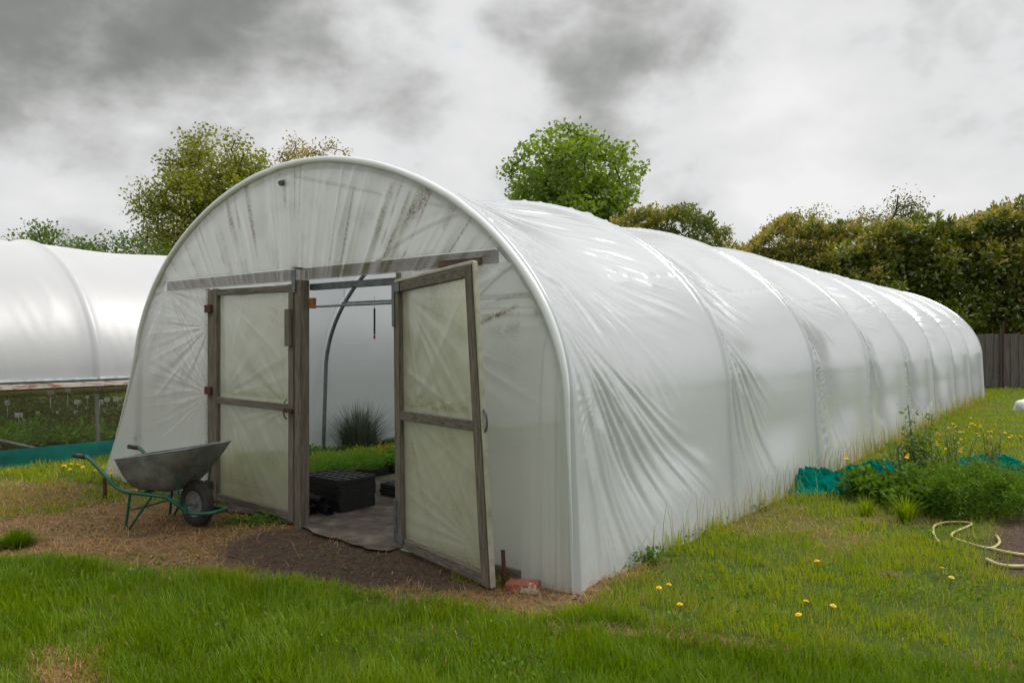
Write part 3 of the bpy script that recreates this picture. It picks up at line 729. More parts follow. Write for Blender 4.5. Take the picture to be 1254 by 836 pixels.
LABS = {'lush': 'black tray crowded with lush bright green leafy plants inside the polytunnel', 'yellow': 'black tray of yellow leaved plants between the green ones inside the polytunnel', 'low': 'black tray of low darker green plants against the polytunnel side', 'feather': 'black tray of feathery light green plants behind the stacked seed trays'}
usedp = set()
for iu, u0 in enumerate((.98, 1.52, 2.06)):
    for js in range(12):
        s0 = .75+js*.42
        k = 'lush'
        if iu == 0: k = 'low' if js > 3 else 'lush'
        if iu == 1 and js in (2, 3, 4, 5): k = 'yellow'
        if iu == 2 and js <= 3: k = 'feather'
        if iu == 1 and js <= 1: k = 'feather'
        p = random.choice(protos[k])
        if p.name in usedp: o = copy_tree(p)
        else: o = p; usedp.add(p.name)
        o['label'] = LABS[k]; o['group'] = 'planted trays inside the polytunnel, '+k
        putT(o, u0+random.uniform(-.02, .02), s0, .012, random.choice((0, math.pi))+R(90)*0+random.uniform(-.03, .03))
for k in protos:
    for p in protos[k]:
        if p.name not in usedp:
            for ch in list(p.children): bpy.data.objects.remove(ch)
            bpy.data.objects.remove(p)
# hanging items
ip = thing('irrigation_pipe', 'thin metal irrigation pipe slung across the polytunnel doorway on wires', 'pipe'); putT(ip, 0, 0)
MB().tube([(1.9, 1.15, 1.985), (5.3, 1.15, 1.985)], .012, 8).build('pipe', M['galv'], ip, True)
for uu_ in (2.75, 4.0):
    MB().tube([(uu_, 1.15, 1.985), (uu_, 1.15, 2.2), (uu_, 1.15, 2.22)], .002, 5).build('hanger_wire', M['steel'], ip)
MB().tube([(1.5, 1.15, 2.26), (2.75, 1.15, 2.205), (4.0, 1.15, 2.2), (5.3, 1.15, 2.24)], .002, 5).build('support_wire', M['steel'], ip)
th_ = thing('thermometer', 'slim dark thermometer with red tip hanging inside the polytunnel doorway', 'thermometer'); putT(th_, 2.55, 1.75, 1.56)
MB().tube([(0,0,.42),(0,0,.47),(0,0,.56)], .002, 5).build('cord', M['steel'], th_)
MB().tube([(0,0,.12),(0,0,.42)], .011, 8).build('body', M['black'], th_, True)
mr = simple('red_tip', [(.3, (.3,.02,.01)), (.7, (.4,.03,.02))], 10, .4)
MB().tube([(0,0,.065),(0,0,.09),(0,0,.115)], [.004,.014,.008], 8).build('tip', mr, th_, True)
# ornamental grass inside against the wall, foggy look put into its grey colour
def tuft(name, label, cat, loc, n, h, spread, mat, w=.006, seed=0, group=None, varr=(0, 1)):
    rng = np.random.default_rng(seed); a = rng.random(n)*2*np.pi; r = rng.random(n)*spread*.25
    x = np.cos(a)*r; y = np.sin(a)*r; hh = h*(.5+.5*rng.random(n)); lean = rng.random(n)*spread/h*1.0
    o = blades(name, x, y, hh, np.full(n, w), np.clip(lean, .05, 1.15), varr[0]+(varr[1]-varr[0])*rng.random(n), mat, None, None, zb=np.zeros(n), heading=a)
    o.location = (loc[0], loc[1], gz(loc[0], loc[1]) if len(loc) < 3 else loc[2]); tag(o, label, cat, group); return o
tuft('ornamental_grass', 'broad spiky grey green grass clump against the inner polytunnel wall', 'ornamental grass', (*L2W(.80, 3.0), 0), 1100, .85, .95, M['leaf_grey'], .008, 3)
tuft('ornamental_grass', 'smaller spiky grass clump just right of the broad one by the inner polytunnel wall', 'ornamental grass', (*L2W(.80, 4.2), 0), 600, .75, .45, M['leaf_grey'], .008, 4)

# ------------------------------------------------------------------ neighbouring polytunnel
nx0, ny0 = L2W(-1.5-2.93, 0)
nb_t = thing('polytunnel', 'older grey white polytunnel with netted sides and teal skirt behind the wheelbarrow', 'polytunnel', (nx0, ny0, 0), ROTZ)
NO = -2.1-BAY      # start of its cover along the run
t11 = float(np.interp(1.1, PZs[:900], PT[:900]))
sl = np.linspace(0, 9*BAY, 560)
cv = build_cover('film_cover', sl, t11, TL-t11, 260, 9, BAY, M['film_old'], nb_t, False); cv.location = (0, NO, 0)
for k in range(10):
    t = np.linspace(0, TL, 60); x, z, nx_, nz_ = prof(t)
    if k == 0: h0_ = MB().tube([(a-c*.035, 0, b-d*.035) for a, b, c, d in zip(x, z, nx_, nz_)], .027, 8).build('hoop', M['galv'], nb_t, True); h0_.location = (0, NO, 0)
    else:
        c = h0_.copy(); COL.objects.link(c); c.parent = nb_t; c.location = (0, NO+k*BAY, 0)
# taped seams where the sheet passes over the hoops
for k in range(1, 9):
    if k == 1:
        t = np.linspace(t11, TL/2+.8, 90); x, z, nx_, nz_ = prof(t)
        s0_ = MB().tube([(a+c*.040, .006*math.sin(i*.9), b+d*.040) for i, (a, b, c, d) in enumerate(zip(x, z, nx_, nz_))], .011, 8).build('seam_tape', M['bag'], nb_t, True); s0_.location = (0, NO+BAY, 0)
    else:
        c = s0_.copy(); COL.objects.link(c); c.parent = nb_t; c.location = (0, NO+k*BAY, 0)
for sg in (-1, 1):
    MB().tube([(sg*2.93, NO, 1.10), (sg*2.93, NO+9*BAY, 1.10)], .032, 8).build('side_rail', M['galv'], nb_t, True)
    for k in range(12):
        y0 = NO+k*1.9+.012; y1 = min(NO+(k+1)*1.9-.012, NO+9*BAY)
        mat_ = M['peel']
        MB().box((sg*2.95, (y0+y1)/2, 1.035), (.035, y1-y0, .06)).build('timber_rail', mat_, nb_t, bevel=.004)
    # rolled-up netting under the rail
    MB().tube([(sg*2.93, NO, .95), (sg*2.93, NO+9*BAY, .95)], .05, 10).build('netting_roll', M['net'], nb_t, True)
    yy = np.linspace(NO, NO+9*BAY, 200); zz = np.linspace(.2, 1.0, 24); YY, ZZ = np.meshgrid(yy, zz)
    XX = sg*(2.955+.01*np.sin(YY*2)*(1-ZZ))
    npmesh('side_netting', np.stack([XX, YY, ZZ], -1).reshape(-1, 3), gridfaces(24, 200), M['net'], nb_t, True)
    zz = np.linspace(-.05, .27, 16); YY, ZZ = np.meshgrid(yy, zz)
    fo = fbm(YY*1.1, ZZ*2+YY*.25, 83, 3)-.5; XX = sg*(2.98+.10*fo+.05*(.27-ZZ)); ZZ = ZZ+(ZZ > .26)*.02*fo
    npmesh('ground_skirt', np.stack([XX, YY, ZZ], -1).reshape(-1, 3), gridfaces(16, 200), M['teal'], nb_t, True)
MB().tube([(2.86, -2.2, .92), (2.86, -.13, .18)], .030, 10).build('brace_tube', M['steel'], nb_t, True)
MB().tube([(2.86, -2.2, .92), (2.5, -4.2, 1.6)], .030, 10).build('brace_tube', M['steel'], nb_t, True)
# plants and labels inside it
def N2W(x, y): 
    c, s_ = math.cos(ROTZ), math.sin(ROTZ); return nx0+x*c-y*s_, ny0+x*s_+y*c
def make_potted(seed, h, mat, kind):
    t = thing('potted_plant', '', 'potted plant')
    p = MB(); p.lathe([(.055,0),(.075,.12),(.079,.12),(.079,.135),(.07,.135),(.068,.118),(.0005,.118)], 14); p.build('pot', M['black'], t, True)
    rng = np.random.default_rng(seed); n = 320
    P = rng.normal(size=(n, 3))*np.array([.09, .09, h*.26]); P[:, 2] = .14+np.abs(P[:, 2]+h*.35)
    V, Fc, vv = leaves(P, .05*(.6+.8*rng.random(n)), .5, rng.random(n), .4, rng=rng)
    npmesh('foliage', V, Fc, mat, t, False, {'var': vv}); return t
pv = [(make_potted(1, .18, M['leaf_lush'], 0), 'bright low'), (make_potted(2, .32, M['leaf_dark'], 0), 'dark bushy'), (make_potted(3, .26, M['leaf_olive'], 0), 'olive green'), (make_potted(4, .5, M['leaf_dark'], 0), 'tall dark')]
usedp = set(); k = 0
for ix, xx_ in enumerate((2.35, 1.95, 1.3, .9, .5, -.3, -.7, -1.5, -2.2)):
    for jy in range(13):
        yy_ = -2.6+jy*.42+random.uniform(-.05, .05)
        wx_, wy_ = N2W(xx_, yy_)
        if wx_/wy_*FPX+CX < -60 or wx_/wy_*FPX+CX > 260: continue
        i = random.choice((0, 0, 1, 2)) if ix < 6 else random.choice((1, 3, 3))
        if ix == 0 and random.random() < .4: continue
        p, nm = pv[i]
        if p.name in usedp: o = copy_tree(p)
        else: o = p; usedp.add(p.name)
        tag(o, nm+' plant in a black pot behind the side netting of the older polytunnel', 'potted plant', nm+' potted plants in the older polytunnel')
        o.location = (wx_, wy_, 0); o.rotation_euler = (0, 0, random.random()*6); sc = random.uniform(1.1, 1.6); o.scale = (sc, sc, sc)
lb = thing('plant_label', '', 'plant label')
MB().box((0, 0, .30), (.012, .004, .22)).build('stake', M['white'], lb)
MB().box((0, 0, .44), (.14, .006, .075)).build('plate', M['white'], lb, bevel=.002)
first = True
for (px_, py_, w_) in ((62,481,1),(83,478,.85),(95,492,.8),(9,493,.75),(23,508,.95),(122,492,1),(131,489,.65),(144,489,1.1),(148,496,.9),(107,486,.5),(36,512,.4),(12,523,.4),(46,505,.4),(70,505,.35),(106,500,.35),(84,508,.35),(128,503,.35),(138,500,.3),(30,522,.35),(92,504,.35)):
    d = 11.9+((px_*7) % 10)*.12; hh_ = EYE-(py_-HY)/FPX*d
    o = lb if first else copy_tree(lb); first = False
    small = w_ < .6
    x_ = D(px_, d); o.location = (x_, d, hh_-.44*(1 if not small else .6)); o.rotation_euler = (0, 0, random.uniform(-.4, .2)); o.scale = (w_, 1, 1 if not small else .6)
    tag(o, ('small white plant tag' if small else 'white plant name board')+' among the pots behind the netting of the older polytunnel', 'plant label', ('small tags' if small else 'name boards')+' behind the netting')

# ------------------------------------------------------------------ wheelbarrow
wb = thing('wheelbarrow', 'green framed wheelbarrow with grey metal tray parked by the polytunnel corner', 'wheelbarrow', (-2.74, 6.53, gz(-2.74, 6.53)), -R(19.5))
def superrect(cx, lx_, wy_, z, zt, rad, n=10):
    pts = []
    for qx, qy, a0 in ((1,1,0),(-1,1,90),(-1,-1,180),(1,-1,270)):
        for i in range(n):
            a = R(a0+90*i/(n-1)); px = cx+qx*(lx_-rad)+rad*math.cos(a); py = qy*(wy_-rad)+rad*math.sin(a)
            pts.append((px, py, z+zt*(px-cx)/lx_))
    return pts
levels = []
for t in np.linspace(0, 1, 14):
    q = t**.8
    cx_ = -.36+.105*t; lx_ = .18+(.405-.18)*(t**.8); wy_ = .13+(.33-.13)*(t**.6)
    z_ = .305+(.34)*(t**1.25); 
    levels.append(superrect(cx_, lx_, wy_, z_, .065*t, .11+.02*t))
mb = MB(); k = len(levels[0])
for lv in levels: mb.v += lv
for i in range(len(levels)-1):
    for j in range(k): mb.f.append((i*k+j, i*k+(j+1) % k, (i+1)*k+(j+1) % k, (i+1)*k+j))
mb.f.append(tuple(range(k))[::-1])
tray = mb.build('tray', M['tray'], wb, True); so_ = tray.modifiers.new('solid', 'SOLIDIFY'); so_.thickness = .003
rimp = levels[-1]; MB().tube(rimp, .008, 8, closed=True).build('rolled_rim', M['tray'], tray, True)
def smooth_path(P, n=6):
    P = [Vector(p) for p in P]; o = []
    for i in range(len(P)-1):
        p0 = P[max(i-1, 0)]; p1 = P[i]; p2 = P[i+1]; p3 = P[min(i+2, len(P)-1)]
        for j in range(n):
            t = j/n; o.append(.5*((2*p1)+(p2-p0)*t+(2*p0-5*p1+4*p2-p3)*t*t+(3*p1-p0-3*p2+p3)*t**3))
    o.append(P[-1]); return o
half = [(-1.08,.295,.60),(-1.0,.295,.60),(-.9,.285,.565),(-.66,.26,.36),(-.58,.25,.318),(-.5,.245,.305),(-.2,.21,.285),(-.13,.19,.265),(.0,.13,.155),(.06,.12,.14),(.19,.11,.145),(.245,.07,.15)]
full = half+[(.255, 0, .152)]+[(a, -b, c) for a, b, c in half[::-1]]
MB().tube(smooth_path(full, 5), .0165, 12).build('tube_frame', M['green'], wb, True)
for sg in (-1, 1):
    MB().tube([(-1.085, sg*.295, .60), (-1.08, sg*.295, .60), (-.96, sg*.293, .592), (-.955, sg*.293, .590)], [.018,.0215,.0215,.019], 12).build('grip', M['rubber'], wb, True)
    MB().tube([(-.50, sg*.24, .30), (-.52, sg*.245, .15), (-.545, sg*.25, -.01)], .012, 8).build('leg', M['green'], wb, True)
    MB().tube([(-.28, sg*.22, .285), (-.40, sg*.235, .13), (-.50, sg*.25, -.01)], .011, 8).build('leg', M['green'], wb, True)
    MB().tube([(-.03, sg*.165, .19), (-.035, sg*.19, .4), (-.04, sg*.222, .50)], .0085, 8).build('tray_stay', M['green'], wb, True)
    MB().tube([(-.045, sg*.215, .497), (-.035, sg*.245, .505)], .011, 8).build('bolt', M['galv'], wb, True)
MB().tube([(-.50, -.23, .15), (-.50, .23, .15)], .008, 6).build('leg_crossbar', M['steel'], wb, True)
MB().tube([(-.42, -.235, .292), (-.42, .235, .292)], .012, 8).build('tray_bearer', M['green'], wb, True)
wr = bpy.data.objects.new('wheel', None); COL.objects.link(wr); wr.parent = wb; wr.location = (0, 0, .197); wr.rotation_euler = (R(90), 0, R(-12))
tp_ = []
for a in np.linspace(0, 2*math.pi, 22, endpoint=False): tp_.append((.148+.050*math.cos(a), .047*math.sin(a)))
ty = MB().lathe(tp_, 56, closed=True)
for i in range(40):
    a = 2*math.pi*i/40
    for sg in (-1, 1):
        m_ = Matrix.Rotation(a+sg*.03, 4, 'Z') @ Matrix.Translation((.195, 0, sg*.017)) @ Matrix.Rotation(sg*.5, 4, 'X')
        ty.box((0, 0, 0), (.008, .012, .03), m_)
ty.build('tyre', M['rubber'], wr, True)
rm = MB().lathe([(.106,.034),(.112,.036),(.112,.03),(.098,.026),(.09,.012),(.045,.008),(.03,.012),(.028,.045),(.0005,.046)], 40)
rm.lathe([(.106,-.034),(.112,-.036),(.112,-.03),(.098,-.026),(.09,-.012),(.045,-.008),(.03,-.012),(.028,-.045),(.0005,-.046)], 40)
rm.build('rim', M['rim'], wr, True)
MB().tube([(0, 0, -.16), (0, 0, .16)], .008, 8).build('axle', M['steel'], wr, True)
for sg in (-1, 1): MB().box((0, sg*.145, .178), (.05, .01, .08)).build('axle_bracket', M['green'], wb, bevel=.002)

# ------------------------------------------------------------------ small things outside
def stake(px_, py_, hgt, label, rad=.016):
    x_, y_ = G(px_, py_); o = MB().tube([(0,0,-.05),(.005,0,hgt*.5),(0,0,hgt)], rad, 7).build('iron_stake', M['rust'], None, True)
    o.location = (x_, y_, gz(x_, y_)); tag(o, label, 'stake'); return o
stake(128, 612, .22, 'rusty iron stake beside the left corner under the wheelbarrow handle', .019)
stake(616, 717, .245, 'rusty iron stake standing between the open door and the brick', .014)
def brick(px_, py_, rz, label, sc=1):
    x_, y_ = G(px_, py_); mb = MB().box((0,0,.034*sc), (.215*sc,.105*sc,.068*sc))
    o = mb.build('brick', M['brick'], None, bevel=.008); o.location = (x_, y_, gz(x_, y_)-.012); o.rotation_euler = (R(4), R(-3), rz); tag(o, label, 'brick'); return o
brick(641, 720, -R(20), 'red brick with pale mortar lying at the foot of the polytunnel')
brick(160, 604, R(15), 'broken red brick on the ground behind the wheelbarrow legs', .8)
def lump(name, px_, py_, s_, mat, label, cat, seed, group=None, squash=.4):
    import bmesh
    bm = bmesh.new(); bmesh.ops.create_icosphere(bm, subdivisions=3, radius=1)
    rng = np.random.default_rng(seed); o3 = rng.random(3)*9
    for v in bm.verts:
        c = v.co; f = .65+.7*float(fbm(np.array([c.x*1.7+o3[0]+c.z]), np.array([c.y*1.7+o3[1]-c.z]), seed, 3)[0]); v.co = c*f
    me = bpy.data.meshes.new(name); bm.to_mesh(me); bm.free(); me.materials.append(mat)
    me.polygons.foreach_set('use_smooth', [True]*len(me.polygons))
    o = bpy.data.objects.new(name, me); COL.objects.link(o); x_, y_ = G(px_, py_); o.location = (x_, y_, gz(x_, y_)); o.scale = (s_, s_*.7, s_*squash)
    tag(o, label, cat, group); return o
lump('stone', 570, 741, .035, M['stone'], 'pale flat stone on bare earth left of the brick', 'stone', 5)
lump('stone', 545, 739, .022, M['stone'], 'small pale stone left of the larger pale flat stone', 'stone', 6)
lump('stone', 160, 699, .03, M['stone'], 'pale stone in the dead grass strip at left', 'stone', 7)
lump('earth_clod', 1085, 703, .11, M['clod'], 'brown crumbling clod of earth in the right lawn', 'earth clod', 8, squash=.22)
lump('earth_clod', 1065, 820, .07, M['clod'], 'brown clod of earth in the rut at bottom right', 'earth clod', 9, squash=.3)
lump('earth_clod', 195, 650, .12, M['clod'], 'dark crumbled earth under the wheelbarrow legs', 'earth clod', 10, squash=.12)
lump('earth_clod', 165, 654, .10, M['clod'], 'dark crumbled earth just left of the wheelbarrow legs', 'earth clod', 12, squash=.12)
sk = lump('sack', 1262, 503, .38, M['bag'], 'white sack lying on the lawn near the wooden fence', 'sack', 13, squash=.8)
sk2 = lump('sack', 1262, 588, .16, M['bag'], 'small white bag edge beside the weeds at right', 'sack', 14, squash=.6)
# hose
def gpath(P, r, lift=0, n=8):
    W = []
    for p in P: 
        x_, y_ = G(p[0], p[1]); W.append((x_, y_, gz(x_, y_)+r+.008+(p[2] if len(p) > 2 else 0)))
    return smooth_path(W, n)
hs = thing('garden_hose', 'faded yellow hose looping over bare soil at the right edge', 'hose')
MB().tube(gpath([(1150,668),(1143,655),(1146,646),(1165,642),(1190,645),(1165,658),(1185,668),(1212,675),(1224,668),(1220,660)], .010), .010, 8).build('hose_loop', M['hose'], hs, True)
MB().tube(gpath([(1215,676),(1235,681),(1265,684),(1330,680)], .012), .012, 8).build('hose_length', M['hose'], hs, True)
MB().tube(gpath([(1208,690),(1225,697),(1250,699),(1290,694)], .013), .013, 8).build('hose_length', M['hose'], hs, True)
MB().tube(gpath([(1240,620),(1252,628),(1300,640)], .012), .012, 8).build('hose_length', M['hose'], hs, True)
# crumpled teal netting
def netpile(px0, px1, py_, depth, hgt, label, seed):
    xa, d0 = G(px0, py_); xb, _ = G(px1, py_); nx_, ny_ = 150, 80
    a, b = np.meshgrid(np.linspace(0, 1, nx_), np.linspace(0, 1, ny_))
    X_ = xa+(xb-xa)*a+.14*(fbm(a*5, b*5, seed, 3)-.5); Y_ = d0+depth*b+.12*(fbm(a*5+9, b*5, seed+1, 3)-.5)+(xb-xa)*.0*a
    env = np.clip(np.sin(np.pi*a), 0, 1)**.5*np.clip(np.sin(np.pi*b), 0, 1)**.5
    q = ridged(vn(a*12+3*fbm(a*4, b*4, seed+2), b*8+2*a, seed+3)); q2 = ridged(vn(a*30+b*8, b*22-a*9, seed+4))
    Z_ = gh(X_, Y_)+env*(hgt*(.45+.5*fbm(a*3, b*2, seed+5, 2))+.11*q+.05*q2)-.01
    o = npmesh('netting_heap', np.stack([X_, Y_, Z_], -1).reshape(-1, 3), gridfaces(ny_, nx_), M['tealnet'], None, True); tag(o, label, 'netting'); return o
netpile(966, 1062, 607, .9, .16, 'crumpled teal netting heap against the foot of the polytunnel', 400)
netpile(1045, 1165, 600, .8, .17, 'flatter spread of teal netting behind the tall leafy weed', 420)
netpile(1205, 1300, 590, 1.0, .17, 'teal netting heap showing behind the weeds at right edge', 440)

# dandelions
def make_dand(h=.09, r=.02):
    t = thing('dandelion', '', 'dandelion')
    MB().tube([(0,0,0),(.004,0,h*.5),(0,.004,h)], .0022, 5).build('stem', M['stemg'], t)
    m_ = MB()
    for ring, (rr_, z_, nn_) in enumerate(((r, .0, 14), (r*.75, .005, 11), (r*.45, .009, 8))):
        for i in range(nn_):
            a = 2*math.pi*i/nn_+ring*.3; c_, s_ = math.cos(a), math.sin(a); w_ = r*.16
            n0 = len(m_.v)
            m_.v += [(-s_*w_*.5, c_*w_*.5, h+z_*.4), (c_*rr_*.8-s_*w_, s_*rr_*.8+c_*w_, h+z_+.002), (c_*rr_, s_*rr_, h+z_), (c_*rr_*.8+s_*w_, s_*rr_*.8-c_*w_, h+z_+.002), (s_*w_*.5, -c_*w_*.5, h+z_*.4)]
            m_.f.append(tuple(n0+q for q in range(5)))
    m_.build('flower', M['yellow'], t); return t
dn0 = make_dand(); first = True
def dand(px_, py_, label, group, sc=1, h=1.0):
    global first
    x_, y_ = G(px_, py_); o = dn0 if first else copy_tree(dn0); first = False
    o.location = (x_, y_, gz(x_, y_)); o.rotation_euler = (random.uniform(-.2, .35), random.uniform(-.2, .2), random.random()*6); o.scale = (sc, sc, sc*h)
    tag(o, label, 'dandelion', group)
for (a, b) in ((73,590),(80,590),(85,588),(92,592),(104,588),(121,589),(114,594),(137,590),(135,595),(90,588)):
    dand(a, b, 'dandelion in the grass bank in front of the teal skirt', 'dandelions by the teal skirt', 1.25, 1.3)
for (a, b, l) in ((817,732,'left of two dandelions close together in the right lawn'),(808,735,'dandelion low in grass beside the polytunnel corner'),(833,757,'lowest dandelion of the small group below the polytunnel corner'),(986,752,'upper left dandelion above the rut in the right lawn'),(1018,755,'dandelion above the rut, right of two'),(982,766,'lowest dandelion beside the rut'),(1152,708,'upper of two open dandelions below the hose'),(1163,718,'large open dandelion below the hose'),(1003,700,'dandelion in the short grass near the brown clod')):
    dand(a, b, l, None, 1.0, .8)
for k in range(46):
    a, b = random.gauss(1195, 28), random.gauss(532, 8)
    if k > 34: a, b = random.uniform(1110, 1250), random.uniform(512, 560)
    dand(min(a, 1250), b, 'dandelion in the yellow drift on the far lawn near the fence', 'dandelions on the far lawn', 1.25, .8)
for (a, b, l) in ((1095,604,'dandelion rising from the weeds in front of the teal netting'),(1147,592,'dandelion above the weeds right of the tall leafy weed'),(1040,612,'dandelion at the edge of the crumpled netting'),(1163,600,'dandelion deep in the dark feathery weeds')):
    dand(a, b, l, None, 1.3, 3.6)

# ------------------------------------------------------------------ weeds
def weed_bush(name, label, px_, py_, n, sx, sy, h, size, asp, mat, seed, stems=12, up=.3):
    x_, y_ = G(px_, py_); t = thing(name, label, 'weed', (x_, y_, gz(x_, y_)))
    rng = np.random.default_rng(seed)
    nc = max(12, stems); base = np.stack([(rng.random(nc)-.5)*sx*.8, (rng.random(nc)-.5)*sy*.8, np.zeros(nc)], 1)
    tip = base+np.stack([rng.normal(size=nc)*.08, rng.normal(size=nc)*.08, h*(.55+.45*rng.random(nc))*(1-.5*(2*np.abs(base[:, 0])/sx)**2)], 1)
    sm = MB()
    for a, b in zip(base, tip): sm.tube([tuple(a), tuple((a+b)/2+[.015, 0, 0]), tuple(b)], .004, 5)
    sm.build('stems', M['stemg'], t)
    i = rng.integers(0, nc, n); f = rng.random(n)**.6
    P = base[i]*(1-f[:, None])+tip[i]*f[:, None]+rng.normal(size=(n, 3))*np.array([.07, .07, .03])*(1.15-f[:, None]*.6); P[:, 2] = np.abs(P[:, 2])
    V, Fc, vv = leaves(P, size*(.5+.9*rng.random(n)), asp, np.clip(rng.random(n)*.7+.3*f, 0, 1), up, rng=rng)
    npmesh('foliage', V, Fc, mat, t, False, {'var': vv}); return t
weed_bush('feathery_weed', 'dark feathery weed mass spreading beside the hose', 1180, 628, 18000, 1.3, .9, .52, .035, .3, M['leaf_weed'], 21, 40)
weed_bush('feathery_weed', 'dark feathery weed mound at the right edge behind the hose', 1225, 612, 9000, .9, .7, .40, .035, .3, M['leaf_weed'], 22, 26)
weed_bush('leafy_weed', 'broad leaved weed clump at the left end of the weeds', 1070, 612, 1300, .55, .4, .34, .075, .45, M['leaf_weed'], 23, 14)
weed_bush('leafy_weed', 'broad leaved weed clump in the middle of the weeds below the tall one', 1120, 622, 1800, .6, .5, .33, .08, .4, M['leaf_weed'], 24, 16)
weed_bush('tall_weed', 'tallest branching weed standing above the teal netting', 1124, 603, 900, .22, .2, .98, .05, .5, M['leaf_dark'], 25, 9)
weed_bush('tall_weed', 'thin upright weed right of the tallest weed', 1170, 590, 260, .2, .16, .66, .04, .4, M['leaf_dark'], 26, 5)
weed_bush('tall_weed', 'thin upright weed at far right of the weed patch', 1212, 590, 300, .22, .16, .62, .04, .4, M['leaf_olive'], 27, 5)
weed_bush('tall_weed', 'slender weed just left of the tallest weed in front of the netting', 1098, 612, 260, .2, .18, .6, .045, .45, M['leaf_dark'], 61, 5)
weed_bush('tall_weed', 'loose leafy weed between the tallest weed and the thin upright one', 1148, 606, 500, .3, .25, .62, .045, .4, M['leaf_weed'], 62, 8)
weed_bush('bank_weed', 'low leafy weed at the foot of the polytunnel near the brick', 765, 690, 500, .5, .2, .12, .035, .7, M['leaf_weed'], 28, 12)
weed_bush('bank_weed', 'low leafy weed under the left end of the closed door', 320, 640, 700, .5, .18, .06, .028, .7, M['leaf_weed'], 29, 14)
def blade_plant(name, label, px_, py_, n, h, spread, w, mat, seed, varr=(0, 1)):
    x_, y_ = G(px_, py_); return tuft(name, label, 'weed', (x_, y_), n, h, spread, mat, w, seed, None, varr)
blade_plant('dock_plant', 'upright dock leaf standing against the polytunnel side', 903, 628, 7, .27, .08, .03, M['leaf_lush'], 31)
blade_plant('dock_plant', 'drooping broad dock leaves beside the upright dock leaf', 925, 622, 12, .22, .26, .035, M['leaf_weed'], 32)
blade_plant('grass_tuft', 'tall thin grass stalk leaning on the polytunnel near its corner', 752, 672, 12, .34, .14, .007, M['leaf_weed'], 33)
blade_plant('grass_tuft', 'strappy grass tuft in front of the weeds', 1110, 640, 160, .30, .28, .009, M['grass'], 34, (.2, .6))
blade_plant('grass_tuft', 'strappy grass tuft below the teal netting heap', 1060, 632, 90, .22, .2, .008, M['grass'], 35, (.3, .7))
blade_plant('grass_tuft', 'dark green coarse grass tuft at the left of the dead strip', 20, 668, 700, .16, .35, .008, M['grass'], 36, (.05, .35))
# bleached grass stems along the foot of the polytunnel
n = 900
s_ = .4+RNG.random(n)**.8*19; uu = 6.5+np.abs(RNG.normal(size=n))*.12; x, y = L2W(uu, s_)
blades('seeding_grass', x, y, .18+.3*RNG.random(n), np.full(n, .005), .1+.3*RNG.random(n), np.where(RNG.random(n) < .5, .3+.3*RNG.random(n), .8+.1*RNG.random(n)), M['grass'], 'tall seeding grass along the foot of the polytunnel side', 'tall grass')

# ------------------------------------------------------------------ fence
fn = thing('wooden_fence', 'grey weathered close boarded fence at the far right beyond the lawn', 'fence', (0, 25.8, 0))
rng = random.Random(3); mb = MB(); x_ = 8.0; i = 0
while x_ < 27:
    w_ = .145; mb.box((x_+w_/2, (.0 if i % 2 else .018), .94+rng.uniform(-.015, .015)), (w_-.008, .016, 1.84)); x_ += w_; i += 1
mb.build('board_panel', M['fencewood'], fn)
for z_ in (.4, 1.5): MB().box((17.5, .04, z_), (19, .05, .09)).build('rail', M['fencewood'], fn)
for px_, z_ in ((1187, 2.12), (1226, 2.05), (1300, 2.1), (1090, 2.05)):
    MB().box((D(px_, 25.8), -.03, z_/2), (.10, .05, z_)).build('post', M['fencewood'], fn, bevel=.006)
MB().tube([(D(1228, 25.7), -.12, 0), (D(1228, 25.7), -.12, 2.3)], .03, 6).build('fence_pole', M['rust'], fn)

